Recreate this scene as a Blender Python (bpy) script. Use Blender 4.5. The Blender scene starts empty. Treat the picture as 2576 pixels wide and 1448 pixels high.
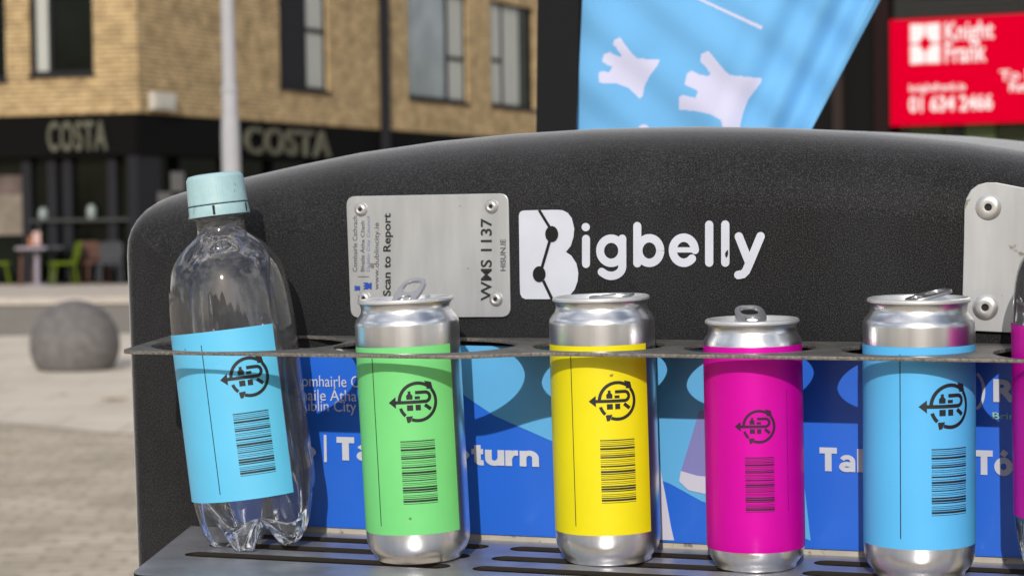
import bpy, bmesh, math, random
from mathutils import Vector, Matrix
random.seed(7)
R = math.radians
S = bpy.context.scene

# ------------------------------------------------------------------ camera
F, CX, CY = 5400.0, 1288.0, 724.0          # focal length and centre in photo units (photo 2576 wide)
CAMP = Vector((0, 0, 1.2))
PITCH, ROLL = 1.94, 0.8
C3 = Matrix.Rotation(R(-PITCH), 3, 'X') @ Matrix.Rotation(R(ROLL), 3, 'Y')   # columns: right, forward, up
cd = bpy.data.cameras.new('camera'); cam = bpy.data.objects.new('camera', cd); S.collection.objects.link(cam)
m = Matrix((C3.col[0], C3.col[2], -C3.col[1])).transposed().to_4x4(); m.translation = CAMP
cam.matrix_world = m
cd.sensor_width = 36; cd.lens = F / 2576 * 36; cd.clip_start = .05; cd.clip_end = 3000
cd.dof.use_dof = True; cd.dof.focus_distance = 1.15; cd.dof.aperture_fstop = 17
S.camera = cam

# ------------------------------------------------------------------ light
CLOUD_OFF = (0, 4.3, 0)
SUN_AZ, SUN_EL = R(-6), R(25)              # sun stands behind the camera; azimuth from -Y towards +X
sd = Vector((math.sin(SUN_AZ) * math.cos(SUN_EL), -math.cos(SUN_AZ) * math.cos(SUN_EL), math.sin(SUN_EL)))
w = bpy.data.worlds.new('World'); S.world = w; w.use_nodes = True
wn = w.node_tree.nodes; bg = wn['Background']
sky = wn.new('ShaderNodeTexSky'); sky.sky_type = 'NISHITA'; sky.sun_disc = False
sky.sun_elevation = SUN_EL; sky.sun_rotation = math.atan2(sd.x, sd.y)
sky.air_density = 1.0; sky.dust_density = 1.5
wl_ = w.node_tree.links; tcw = wn.new('ShaderNodeTexCoord'); cn = wn.new('ShaderNodeTexNoise'); cn.inputs['Scale'].default_value = 2.6; cn.inputs['Detail'].default_value = 7; cn.inputs['Roughness'].default_value = .58
cr = wn.new('ShaderNodeValToRGB'); cr.color_ramp.elements[0].position = .47; cr.color_ramp.elements[1].position = .66
cm_ = wn.new('ShaderNodeMixRGB'); cm_.inputs[2].default_value = (19, 18.8, 19.2, 1)
mpw = wn.new('ShaderNodeMapping'); mpw.inputs['Scale'].default_value = (1, 1, 2.2); mpw.inputs['Location'].default_value = CLOUD_OFF
wl_.new(tcw.outputs['Generated'], mpw.inputs[0]); wl_.new(mpw.outputs[0], cn.inputs['Vector']); wl_.new(cn.outputs['Fac'], cr.inputs[0]); wl_.new(cr.outputs[0], cm_.inputs[0])
wl_.new(sky.outputs[0], cm_.inputs[1]); wl_.new(cm_.outputs[0], bg.inputs[0]); bg.inputs[1].default_value = .09
ld = bpy.data.lights.new('sun', 'SUN'); ld.energy = 3.0; ld.angle = R(.5); ld.color = (1, .95, .87)
sun = bpy.data.objects.new('sun', ld); S.collection.objects.link(sun)
sun.rotation_euler = (-sd).to_track_quat('-Z', 'Y').to_euler()
S.view_settings.view_transform = 'Standard'; S.view_settings.look = 'None'
S.view_settings.exposure = -.12; S.view_settings.gamma = 1
S.render.engine = 'CYCLES'
try:
    S.cycles.use_denoising = True; S.cycles.transparent_max_bounces = 24; S.cycles.max_bounces = 10
    S.cycles.caustics_reflective = False; S.cycles.caustics_refractive = False
except Exception: pass

# ------------------------------------------------------------------ frames and rays
B3 = Matrix.Rotation(R(-19.5), 3, 'Z') @ Matrix.Rotation(R(1.4), 3, 'X') @ Matrix.Rotation(R(.3), 3, 'Y')
def ray(x, y): return C3 @ Vector(((x - CX) / F, 1, -(y - CY) / F))
BO = CAMP + ray(1523, 868) * (F * .058 / 265.5) - B3 @ Vector((0, -.044, 0))
BINM = Matrix.Translation(BO) @ B3.to_4x4()
B3T = B3.transposed(); BCAM = B3T @ (CAMP - BO)
def inb(x, y, v=0.0, axis=1):             # photo point -> bin frame, on the plane axis = v
    r = B3T @ ray(x, y); return BCAM + r * ((v - BCAM[axis]) / r[axis])
def gnd(x, y, z=0.0):
    r = ray(x, y); return CAMP + r * ((z - CAMP.z) / r.z)

# ------------------------------------------------------------------ helpers
def lin(c):
    return tuple((v / 255 / 12.92 if v <= 10.3 else ((v / 255 + .055) / 1.055) ** 2.4) for v in c)
MATS = {}
def mat(name, col=(.5, .5, .5), rough=.5, metal=0.0, spec=.5, noise=None, bump=None, coat=0.0, aniso=0):
    m = bpy.data.materials.new(name); m.use_nodes = True
    nt = m.node_tree; p = nt.nodes['Principled BSDF']
    p.inputs['Base Color'].default_value = (*col, 1); p.inputs['Roughness'].default_value = rough
    p.inputs['Metallic'].default_value = metal; p.inputs['Specular IOR Level'].default_value = spec
    if coat: p.inputs['Coat Weight'].default_value = coat; p.inputs['Coat Roughness'].default_value = .12
    tc = nt.nodes.new('ShaderNodeTexCoord')
    if noise:                              # (scale, strength[, stretch])
        n = nt.nodes.new('ShaderNodeTexNoise'); n.inputs['Scale'].default_value = noise[0]; n.inputs['Detail'].default_value = 5
        mp = nt.nodes.new('ShaderNodeMapping'); mp.inputs['Scale'].default_value = noise[2] if len(noise) > 2 else (1, 1, 1)
        nt.links.new(tc.outputs['Object'], mp.inputs[0]); nt.links.new(mp.outputs[0], n.inputs['Vector'])
        r = nt.nodes.new('ShaderNodeValToRGB'); s = noise[1]
        r.color_ramp.elements[0].position = .3; r.color_ramp.elements[1].position = .7
        r.color_ramp.elements[0].color = (*[v * (1 - s) for v in col], 1)
        r.color_ramp.elements[1].color = (*[min(1, v * (1 + s)) for v in col], 1)
        nt.links.new(n.outputs['Fac'], r.inputs[0]); nt.links.new(r.outputs[0], p.inputs['Base Color'])
    if bump:                               # (scale, strength, distance[, stretch])
        n = nt.nodes.new('ShaderNodeTexNoise'); n.inputs['Scale'].default_value = bump[0]; n.inputs['Detail'].default_value = 2
        mp = nt.nodes.new('ShaderNodeMapping'); mp.inputs['Scale'].default_value = bump[3] if len(bump) > 3 else (1, 1, 1)
        nt.links.new(tc.outputs['Object'], mp.inputs[0]); nt.links.new(mp.outputs[0], n.inputs['Vector'])
        b = nt.nodes.new('ShaderNodeBump'); b.inputs['Strength'].default_value = bump[1]; b.inputs['Distance'].default_value = bump[2]
        nt.links.new(n.outputs['Fac'], b.inputs['Height']); nt.links.new(b.outputs[0], p.inputs['Normal'])
    MATS[name] = m
    return m

def obj(name, verts, faces, mats, parent=None, smooth=None, mi=None, uv=None, world=None):
    me = bpy.data.meshes.new(name); me.from_pydata([tuple(v) for v in verts], [], faces)
    for mm in (mats if isinstance(mats, (list, tuple)) else [mats]): me.materials.append(mm)
    if mi: me.polygons.foreach_set('material_index', mi)
    if uv:
        l = me.uv_layers.new(name='UVMap')
        for p in me.polygons:
            for li, vi in zip(p.loop_indices, p.vertices): l.data[li].uv = uv[vi]
    bm = bmesh.new(); bm.from_mesh(me)
    if not mi or True: bmesh.ops.recalc_face_normals(bm, faces=bm.faces)
    bm.to_mesh(me); bm.free()
    if smooth is not None:
        me.shade_smooth(); me.set_sharp_from_angle(angle=R(smooth))
    o = bpy.data.objects.new(name, me); S.collection.objects.link(o)
    if parent: o.parent = parent
    if world is not None: o.matrix_world = world
    return o
def tag(o, label=None, cat=None, group=None, kind=None):
    if label: o['label'] = label
    if cat: o['category'] = cat
    if group: o['group'] = group
    if kind: o['kind'] = kind
    return o
def thing(name, label, cat, mw, group=None):
    o = bpy.data.objects.new(name, None); S.collection.objects.link(o); o.matrix_world = mw; o.empty_display_size = .05
    return tag(o, label, cat, group)
class MB:
    def __init__(s): s.v, s.f, s.m = [], [], []
    def add(s, v, f, mi=0):
        n = len(s.v); s.v += [Vector(a) for a in v]; s.f += [tuple(i + n for i in q) for q in f]; s.m += [mi] * len(f); return s
    def box(s, a, b, mi=0, M=None):
        v = [Vector((x, y, z)) for x in (a[0], b[0]) for y in (a[1], b[1]) for z in (a[2], b[2])]
        if M: v = [M @ q for q in v]
        return s.add(v, [(0, 1, 3, 2), (4, 6, 7, 5), (0, 4, 5, 1), (2, 3, 7, 6), (0, 2, 6, 4), (1, 5, 7, 3)], mi)
    def tube(s, pts, r, n=12, mi=0, caps=True):
        pts = [Vector(p) for p in pts]; rs = r if isinstance(r, (list, tuple)) else [r] * len(pts)
        rings = []
        for i, p in enumerate(pts):
            d = (pts[min(i + 1, len(pts) - 1)] - pts[max(i - 1, 0)]).normalized()
            a = d.orthogonal().normalized() if abs(d.z) < .99 else Vector((1, 0, 0)); b = d.cross(a).normalized(); a = b.cross(d)
            rings.append([p + (a * math.cos(2 * math.pi * k / n) + b * math.sin(2 * math.pi * k / n)) * rs[i] for k in range(n)])
        v = [q for ri in rings for q in ri]; f = []
        for i in range(len(pts) - 1):
            for k in range(n): f.append((i * n + k, i * n + (k + 1) % n, (i + 1) * n + (k + 1) % n, (i + 1) * n + k))
        if caps: f += [tuple(range(n)), tuple(range((len(pts) - 1) * n, len(pts) * n))]
        return s.add(v, f, mi)
    def build(s, name, mats, parent=None, smooth=None, world=None):
        return obj(name, s.v, s.f, mats, parent, smooth, s.m if isinstance(mats, (list, tuple)) else None, None, world)
def lathe(prof, n=64, fn=None):            # prof: (r, z) list; returns verts, faces
    v, f = [], []
    for i, (r, z) in enumerate(prof):
        for k in range(n):
            a = 2 * math.pi * k / n
            rr, zz = fn(r, z, a, i) if fn else (r, z)
            v.append((rr * math.cos(a), rr * math.sin(a), zz))
    for i in range(len(prof) - 1):
        for k in range(n): f.append((i * n + k, i * n + (k + 1) % n, (i + 1) * n + (k + 1) % n, (i + 1) * n + k))
    return v, f
def arc(cx, cy, rx, ry, a0, a1, n=24):
    return [(cx + rx * math.cos(R(a0 + (a1 - a0) * i / n)), cy + ry * math.sin(R(a0 + (a1 - a0) * i / n))) for i in range(n + 1)]
def rrect(x0, y0, x1, y1, r, n=6):
    return (arc(x1 - r, y1 - r, r, r, 0, 90, n) + arc(x0 + r, y1 - r, r, r, 90, 180, n) + arc(x0 + r, y0 + r, r, r, 180, 270, n) + arc(x1 - r, y0 + r, r, r, 270, 360, n))
def shape2d(loops, extrude=0.0, bevel=0.0):  # filled 2-D outline with holes -> (verts, faces)
    cu = bpy.data.curves.new('outline', 'CURVE'); cu.dimensions = '2D'; cu.fill_mode = 'BOTH'; cu.extrude = extrude; cu.bevel_depth = bevel; cu.bevel_resolution = 1
    for lp in loops:
        sp = cu.splines.new('POLY'); sp.points.add(len(lp) - 1); sp.use_cyclic_u = True
        for p, q in zip(sp.points, lp): p.co = (q[0], q[1], 0, 1)
    o = bpy.data.objects.new('outline', cu); S.collection.objects.link(o)
    return _grab(o, cu)
def _grab(o, cu):
    bpy.context.view_layer.update()
    me = bpy.data.meshes.new_from_object(o.evaluated_get(bpy.context.evaluated_depsgraph_get()))
    v = [q.co.copy() for q in me.vertices]; f = [tuple(p.vertices) for p in me.polygons]
    bpy.data.objects.remove(o); bpy.data.curves.remove(cu); bpy.data.meshes.remove(me)
    return v, f
def text2d(body, offset=0.0, shear=0.0, spacing=1.0, extrude=0.0):
    cu = bpy.data.curves.new('lettering', 'FONT'); cu.body = body; cu.offset = offset; cu.shear = shear; cu.space_character = spacing; cu.extrude = extrude; cu.resolution_u = 4
    o = bpy.data.objects.new('lettering', cu); S.collection.objects.link(o)
    return _grab(o, cu)
def fit(vf, x0, y0, x1, y1):               # stretch a 2-D mesh into a box
    v, f = vf; ax = min(q.x for q in v); bx = max(q.x for q in v); ay = min(q.y for q in v); by = max(q.y for q in v)
    return [Vector((x0 + (q.x - ax) / (bx - ax) * (x1 - x0), y0 + (q.y - ay) / (by - ay) * (y1 - y0), q.z)) for q in v], f
def stroke(pts, wd, caps=False, closed=False, z=0.0, n=10, sub=None):
    """flat ribbon along a 2-D path; round caps optional"""
    P = [Vector(p) for p in pts]
    if sub:
        Q = []
        for a, b in zip(P, P[1:]):
            k = max(1, int((b - a).length / sub))
            Q += [a + (b - a) * i / k for i in range(k)]
        P = Q + [P[-1]]
    L, Rr = [], []
    N = len(P)
    for i, p in enumerate(P):
        a = P[i - 1] if (i > 0 or closed) else p; b = P[(i + 1) % N] if (i < N - 1 or closed) else p
        d = (b - a).normalized(); nn = Vector((-d.y, d.x)); L.append(p + nn * wd / 2); Rr.append(p - nn * wd / 2)
    v = L + Rr; f = [(i, i + 1, N + i + 1, N + i) for i in range(N - 1)]
    if closed: f.append((N - 1, 0, N, 2 * N - 1))
    v = [Vector((q.x, q.y, z)) for q in v]
    if caps:
        for c, ref, sgn in ((P[0], P[1], 1), (P[-1], P[-2], 1)):
            d = (c - ref).normalized(); a0 = math.atan2(d.y, d.x) - math.pi / 2; k0 = len(v)
            v += [Vector((c.x + wd / 2 * math.cos(a0 + math.pi * i / n), c.y + wd / 2 * math.sin(a0 + math.pi * i / n), z)) for i in range(n + 1)]
            f.append(tuple(range(k0, k0 + n + 1)))
    return v, f

# ------------------------------------------------------------------ materials
def leaf_noise(): pass
black = mat('black_plastic', (.010, .010, .011), .5, spec=.12, bump=(1500, .5, .0005))
def speckle(m, base, hi, scale):
    nt = m.node_tree; p = nt.nodes['Principled BSDF']; tc = nt.nodes.new('ShaderNodeTexCoord'); n = nt.nodes.new('ShaderNodeTexNoise')
    n.inputs['Scale'].default_value = scale; n.inputs['Detail'].default_value = 1; rp = nt.nodes.new('ShaderNodeValToRGB')
    rp.color_ramp.elements[0].position = .48; rp.color_ramp.elements[1].position = .74
    rp.color_ramp.elements[0].color = (*base, 1); rp.color_ramp.elements[1].color = (*hi, 1)
    n2 = nt.nodes.new('ShaderNodeTexNoise'); n2.inputs['Scale'].default_value = 9; n2.inputs['Detail'].default_value = 6; n2.inputs['Roughness'].default_value = .65
    mp = nt.nodes.new('ShaderNodeMapping'); mp.inputs['Scale'].default_value = (1, 1, .45)
    r2 = nt.nodes.new('ShaderNodeValToRGB'); r2.color_ramp.elements[0].position = .42; r2.color_ramp.elements[1].position = .75
    r2.color_ramp.elements[0].color = (0, 0, 0, 1); r2.color_ramp.elements[1].color = (.014, .014, .0165, 1)
    ad = nt.nodes.new('ShaderNodeMixRGB'); ad.blend_type = 'ADD'; ad.inputs[0].default_value = 1
    nt.links.new(tc.outputs['Object'], mp.inputs[0]); nt.links.new(mp.outputs[0], n2.inputs['Vector']); nt.links.new(n2.outputs['Fac'], r2.inputs[0])
    nt.links.new(tc.outputs['Object'], n.inputs['Vector']); nt.links.new(n.outputs['Fac'], rp.inputs[0]); nt.links.new(rp.outputs[0], ad.inputs[1]); nt.links.new(r2.outputs[0], ad.inputs[2]); nt.links.new(ad.outputs[0], p.inputs['Base Color'])
    p.inputs['Sheen Weight'].default_value = .8; p.inputs['Sheen Roughness'].default_value = .44
speckle(black, (.002, .002, .0025), (.050, .050, .054), 1500)
dark_plate = mat('grey_steel', (.135, .13, .122), .5, metal=.2, noise=(120, .3), bump=(900, .35, .0004))
edge_dark = mat('dark_cut_edge', (.02, .017, .013), .8, spec=.2)  # dark brown for every cut edge of the shelf, so slots read dark
shelf_m = mat('satin_steel', (.44, .44, .47), .36, metal=.6, noise=(45, .22), bump=(300, .15, .0003))
raw_edge = mat('worn_metal', (.165, .15, .132), .6, metal=.3, noise=(600, .5))
alu = mat('brushed_aluminium', (.84, .84, .85), .28, metal=1.0, noise=(6, .05, (60, 60, 1)), bump=(40, .10, .0006, (1, 1, .12)))
lidm = mat('lid_aluminium', (.80, .80, .80), .42, metal=.75, bump=(500, .15, .0002))
tabm_ = mat('tab_aluminium', (.52, .52, .53), .33, metal=.9)
plaq = mat('plaque_aluminium', (.50, .51, .52), .42, metal=.55, noise=(14, .12, (6, 1, 1)), bump=(40, .1, .0004, (25, 1, 1)))
rivm = mat('rivet_metal', (.66, .65, .63), .35, metal=.8)
hole_m = mat('hole_black', (.012, .012, .012), .8)
white_ink = mat('white_vinyl', lin((202, 206, 218)), .5, spec=.3, noise=(40, .05))
ink = mat('black_ink', (.012, .014, .016), .45)
darkink = mat('plum_ink', (.045, .004, .04), .4)
blueink = mat('blue_ink', lin((20, 70, 165)), .5)
panel_m = mat('blue_print', lin((36, 106, 222)), .38, noise=(25, .04), coat=.2)
panel_lt = mat('light_blue_print', lin((98, 180, 236)), .38, coat=.2)
panel_wh = mat('white_print', lin((206, 206, 226)), .4, coat=.2)
panel_li = mat('lilac_print', lin((132, 132, 196)), .4, coat=.2)
panel_gr = mat('pale_green_print', lin((150, 200, 185)), .4, coat=.2)
frame_m = mat('pale_frame', lin((190, 184, 172)), .5, noise=(60, .12))
lab_blue = mat('blue_label_paper', lin((98, 194, 236)), .42, noise=(30, .03))
lab_green = mat('green_label_paper', lin((116, 212, 126)), .45, noise=(30, .04))
lab_yell = mat('yellow_label_paper', lin((232, 218, 4)), .42, noise=(30, .03))
lab_mag = mat('magenta_paint', lin((212, 0, 164)), .45, spec=.2, metal=.2, noise=(60, .03), coat=.1)
lab_sky = mat('sky_label_paper', lin((88, 184, 242)), .42, noise=(30, .03))
cap_m = mat('aqua_plastic', lin((164, 198, 204)), .42, noise=(300, .05))

def specks(m, dark, scale, lo=.71, hi=.73):
    nt = m.node_tree; p = nt.nodes['Principled BSDF']; src = p.inputs['Base Color'].links[0].from_socket if p.inputs['Base Color'].links else None
    tc = nt.nodes.new('ShaderNodeTexCoord'); n = nt.nodes.new('ShaderNodeTexNoise'); n.inputs['Scale'].default_value = scale; n.inputs['Detail'].default_value = 3
    rp = nt.nodes.new('ShaderNodeValToRGB'); rp.color_ramp.elements[0].position = lo; rp.color_ramp.elements[1].position = hi
    mx = nt.nodes.new('ShaderNodeMixRGB'); mx.inputs[2].default_value = (*dark, 1)
    nt.links.new(tc.outputs['Object'], n.inputs['Vector']); nt.links.new(n.outputs['Fac'], rp.inputs[0]); nt.links.new(rp.outputs[0], mx.inputs[0])
    if src: nt.links.new(src, mx.inputs[1])
    else: mx.inputs[1].default_value = p.inputs['Base Color'].default_value
    nt.links.new(mx.outputs[0], p.inputs['Base Color'])
specks(lab_blue, (.08, .22, .3), 150, .75, .77); specks(lab_green, (.1, .25, .1), 140, .75, .77); specks(lab_yell, (.3, .25, .02), 130, .75, .77); specks(lab_sky, (.06, .2, .32), 150, .75, .77)
specks(cap_m, (.25, .42, .42), 260, .66, .70); specks(plaq, (.25, .23, .2), 120, .70, .74); specks(frame_m, (.2, .18, .15), 180, .62, .7)
specks(dark_plate, (.34, .32, .29), 520, .70, .74); specks(shelf_m, (.55, .53, .5), 260, .70, .74)

def clear_plastic(name, tint):
    m = bpy.data.materials.new(name); m.use_nodes = True; nt = m.node_tree; nt.nodes.clear()
    o = nt.nodes.new('ShaderNodeOutputMaterial'); mx = nt.nodes.new('ShaderNodeMixShader')
    tr = nt.nodes.new('ShaderNodeBsdfTransparent'); tr.inputs[0].default_value = (*tint, 1)
    gl = nt.nodes.new('ShaderNodeBsdfGlossy'); gl.inputs['Roughness'].default_value = .05; gl.inputs[0].default_value = (1, 1, 1, 1)
    fr = nt.nodes.new('ShaderNodeFresnel'); fr.inputs[0].default_value = 1.58
    tc = nt.nodes.new('ShaderNodeTexCoord'); n = nt.nodes.new('ShaderNodeTexNoise'); n.inputs['Scale'].default_value = 20; n.inputs['Detail'].default_value = 1
    b = nt.nodes.new('ShaderNodeBump'); b.inputs['Strength'].default_value = .16; b.inputs['Distance'].default_value = .003
    nt.links.new(tc.outputs['Object'], n.inputs['Vector']); nt.links.new(n.outputs['Fac'], b.inputs['Height'])
    for q in (gl, fr): nt.links.new(b.outputs[0], q.inputs['Normal'])
    ma = nt.nodes.new('ShaderNodeMath'); ma.operation = 'MULTIPLY_ADD'; ma.inputs[1].default_value = .95; ma.inputs[2].default_value = .015; ma.use_clamp = True
    nt.links.new(fr.outputs[0], ma.inputs[0]); nt.links.new(ma.outputs[0], mx.inputs[0])
    df = nt.nodes.new('ShaderNodeBsdfDiffuse'); df.inputs[0].default_value = (.78, .78, .84, 1); hz = nt.nodes.new('ShaderNodeMixShader')
    n3 = nt.nodes.new('ShaderNodeTexNoise'); n3.inputs['Scale'].default_value = 55; n3.inputs['Detail'].default_value = 8; n3.inputs['Roughness'].default_value = .75
    mp3 = nt.nodes.new('ShaderNodeMapping'); mp3.inputs['Scale'].default_value = (1, 1, .35); r3 = nt.nodes.new('ShaderNodeMapRange'); r3.inputs['From Min'].default_value = .4; r3.inputs['From Max'].default_value = .75; r3.inputs['To Min'].default_value = .018; r3.inputs['To Max'].default_value = .075
    nt.links.new(tc.outputs['Object'], mp3.inputs[0]); nt.links.new(mp3.outputs[0], n3.inputs['Vector']); nt.links.new(n3.outputs['Fac'], r3.inputs[0]); nt.links.new(r3.outputs[0], hz.inputs[0])
    nt.links.new(tr.outputs[0], hz.inputs[1]); nt.links.new(df.outputs[0], hz.inputs[2])
    nt.links.new(hz.outputs[0], mx.inputs[1]); nt.links.new(gl.outputs[0], mx.inputs[2]); nt.links.new(mx.outputs[0], o.inputs[0])
    return m
clear = clear_plastic('clear_plastic', (.965, .968, .975))

def brick_mat(name, c1, c2, c3, sx, sy, mortar, msz=.012, coord='UV', rough=.85, big=.5):
    m = bpy.data.materials.new(name); m.use_nodes = True; nt = m.node_tree; p = nt.nodes['Principled BSDF']; p.inputs['Roughness'].default_value = rough
    p.inputs['Specular IOR Level'].default_value = .25
    tc = nt.nodes.new('ShaderNodeTexCoord'); br = nt.nodes.new('ShaderNodeTexBrick')
    br.inputs['Scale'].default_value = 1; br.inputs['Brick Width'].default_value = sx; br.inputs['Row Height'].default_value = sy
    br.inputs['Mortar Size'].default_value = msz; br.inputs['Mortar'].default_value = (*mortar, 1)
    br.inputs['Color1'].default_value = (*c1, 1); br.inputs['Color2'].default_value = (*c2, 1); br.inputs['Bias'].default_value = -.15
    n = nt.nodes.new('ShaderNodeTexNoise'); n.inputs['Scale'].default_value = big; n.inputs['Detail'].default_value = 6; n.inputs['Roughness'].default_value = .7
    rp = nt.nodes.new('ShaderNodeValToRGB'); rp.color_ramp.elements[0].position = .42; rp.color_ramp.elements[1].position = .66
    mx = nt.nodes.new('ShaderNodeMixRGB'); mx.inputs[2].default_value = (*c3, 1)
    mu = nt.nodes.new('ShaderNodeMath'); mu.operation = 'MULTIPLY'; mu.inputs[1].default_value = .65
    nt.links.new(tc.outputs[coord], br.inputs['Vector']); nt.links.new(tc.outputs[coord], n.inputs['Vector'])
    nt.links.new(n.outputs['Fac'], rp.inputs[0]); nt.links.new(rp.outputs[0], mu.inputs[0]); nt.links.new(mu.outputs[0], mx.inputs[0])
    nt.links.new(br.outputs['Color'], mx.inputs[1]); nt.links.new(mx.outputs[0], p.inputs['Base Color'])
    bp = nt.nodes.new('ShaderNodeBump'); bp.inputs['Strength'].default_value = .6; bp.inputs['Distance'].default_value = .01
    nt.links.new(br.outputs['Fac'], bp.inputs['Height']); bp.invert = True; nt.links.new(bp.outputs[0], p.inputs['Normal'])
    return m
brick = brick_mat('buff_brick', (.46, .305, .135), (.20, .122, .05), (.15, .10, .045), .235, .08, (.60, .47, .28), .016, big=2.6)
setts = brick_mat('granite_setts', (.66, .57, .455), (.45, .38, .295), (.32, .27, .205), .20, .10, (.42, .355, .27), .014, 'Object', big=1.8)
nt_ = setts.node_tree; br_ = [q for q in nt_.nodes if q.type == 'TEX_BRICK'][0]; tc_ = [q for q in nt_.nodes if q.type == 'TEX_COORD'][0]
wn_ = nt_.nodes.new('ShaderNodeTexNoise'); wn_.inputs['Scale'].default_value = 1.7; wn_.inputs['Detail'].default_value = 3
vs_ = nt_.nodes.new('ShaderNodeVectorMath'); vs_.operation = 'SCALE'; vs_.inputs['Scale'].default_value = .22; va_ = nt_.nodes.new('ShaderNodeVectorMath'); va_.operation = 'ADD'
nt_.links.new(tc_.outputs['Object'], wn_.inputs['Vector']); nt_.links.new(wn_.outputs['Color'], vs_.inputs[0]); nt_.links.new(tc_.outputs['Object'], va_.inputs[0]); nt_.links.new(vs_.outputs[0], va_.inputs[1]); nt_.links.new(va_.outputs[0], br_.inputs['Vector'])
paving = brick_mat('pale_paving', (.72, .645, .54), (.66, .585, .485), (.55, .475, .38), .9, .6, (.46, .40, .33), .01, 'Object', big=.7)
asphalt = mat('worn_asphalt', (.28, .255, .22), .9, spec=.2, noise=(3, .15))
kerb_m = mat('granite_kerb', (.55, .49, .43), .85, spec=.2, noise=(5, .12))
granite = mat('grey_granite', (.15, .14, .137), .8, spec=.3, noise=(14, .22), bump=(60, .3, .01))
post_m = mat('galvanised_paint', (.40, .40, .425), .6, spec=.25, noise=(4, .06))
dark_frame = mat('dark_frame', (.018, .018, .022), .7, spec=.15)
dark_fascia = mat('dark_fascia', (.006, .006, .006), .8, spec=.05)
glass_d = mat('dark_glass', (.006, .008, .006), .1, spec=.12, noise=(.7, .6))
inside_m = mat('dim_interior', (.02, .018, .015), .9, noise=(1.5, .5))
cream = mat('cream_letter', (.12, .117, .088), .8, spec=.05)
curtain = mat('pale_curtain', (.42, .43, .40), .85, noise=(3, .1, (12, 12, .4)))
glass_sky = mat('window_glass', (.25, .28, .30), .08, spec=.9, noise=(1.2, .25))

# ------------------------------------------------------------------ the ground
def sheet(name, pts, z, m, thick=0.0):
    v = [(p[0], p[1], z) for p in pts]; n = len(v); f = [tuple(range(n))]
    if thick:
        v += [(p[0], p[1], z - thick) for p in pts]; f += [(i, (i + 1) % n, n + (i + 1) % n, n + i) for i in range(n)]
    return tag(obj(name, v, f, m), kind='structure')
sheet('ground', [(-900, -900), (900, -900), (900, 1500), (-900, 1500)], 0, setts)
a, b = gnd(0, 1062), gnd(335, 1095); dv = (b - a).normalized()
r0, r1 = gnd(0, 846), gnd(318, 840)
k0, k1 = gnd(0, 769), gnd(318, 765)
def ext(p, q, t): return p + (q - p).normalized() * t
A0, A1 = a - dv * 8, a + dv * 4.0
sheet('pavement', [A0.xy, A1.xy, (A1.x + 30, A1.y + .5), ext(r0, r1, 40).xy, ext(r1, r0, 40).xy], .004, paving)
sheet('road', [ext(r1, r0, 41).xy, ext(r0, r1, 41).xy, ext(k0, k1, 41).xy, ext(k1, k0, 41).xy], .008, asphalt)
sheet('gutter', [ext(k1, k0, 41).xy - Vector((0, .45)), ext(k0, k1, 41).xy - Vector((0, .45)), ext(k0, k1, 41).xy + Vector((0, .02)), ext(k1, k0, 41).xy + Vector((0, .02))], .012, mat('dark_gutter', (.09, .08, .07), .9, spec=.1, noise=(2, .3)))
sheet('footpath', [ext(k1, k0, 41).xy, ext(k0, k1, 41).xy, (40, 75), (-60, 75)], .11, kerb_m, .1)

# ------------------------------------------------------------------ cafe building (brick over a dark shopfront)
Pc = gnd(357, 713, .11); Pc.z = 0
hb = None
def wall_hit(x, y, P0, d):                 # photo point -> (s along wall, z)
    n = Vector((-d.y, d.x, 0)); r = ray(x, y); t = (P0 - CAMP).dot(n) / r.dot(n); q = CAMP + r * t
    return (q - P0).dot(d), q.z
dR = Vector((5.98, 13.9, 0)).normalized(); dL = Vector((-2.87, .7, 0)).normalized()
zb = wall_hit(357, 284, Pc, dR)[1]
bld = thing('apartment_building', 'buff brick apartment building above a dark glazed cafe front', 'building', Matrix.Translation(Pc))
def on(d, s, z, o=0.0):                    # local point of a wall: s along, z up, o outwards (towards the viewer)
    n = Vector((d.y, -d.x, 0));
    if n.dot(CAMP - Pc) < 0: n = -n
    return d * s + Vector((0, 0, z)) + n * o
def wall(name, d, s0, s1, z0, z1, holes, m, rev=.16):
    ss = sorted({s0, s1} | {h[0] for h in holes} | {h[1] for h in holes}); zs = sorted({z0, z1} | {h[2] for h in holes} | {h[3] for h in holes})
    v, f, uv = [], [], []
    def quad(pts):
        n = len(v)
        for s, z, o in pts: v.append(on(d, s, z, o)); uv.append((s + o, z))
        f.append((n, n + 1, n + 2, n + 3))
    for i in range(len(ss) - 1):
        for j in range(len(zs) - 1):
            cs, cz = (ss[i] + ss[i + 1]) / 2, (zs[j] + zs[j + 1]) / 2
            if any(h[0] < cs < h[1] and h[2] < cz < h[3] for h in holes): continue
            quad([(ss[i], zs[j], 0), (ss[i + 1], zs[j], 0), (ss[i + 1], zs[j + 1], 0), (ss[i], zs[j + 1], 0)])
    for a, b, c, e in holes:
        quad([(a, c, 0), (a, c, -rev), (a, e, -rev), (a, e, 0)]); quad([(b, c, 0), (b, c, -rev), (b, e, -rev), (b, e, 0)])
        quad([(a, c, 0), (b, c, 0), (b, c, -rev), (a, c, -rev)]); quad([(a, e, 0), (b, e, 0), (b, e, -rev), (a, e, -rev)])
    return obj(name, v, f, m, bld, uv=uv)
def wbox(mb, d, s0, s1, z0, z1, o0, o1, mi=0):
    v = [on(d, s, z, o) for s in (s0, s1) for z in (z0, z1) for o in (o0, o1)]
    mb.add(v, [(0, 1, 3, 2), (4, 6, 7, 5), (0, 4, 5, 1), (2, 3, 7, 6), (0, 2, 6, 4), (1, 5, 7, 3)], mi)
ztop = wall_hit(1290, 12, Pc, dR)[1]
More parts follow.
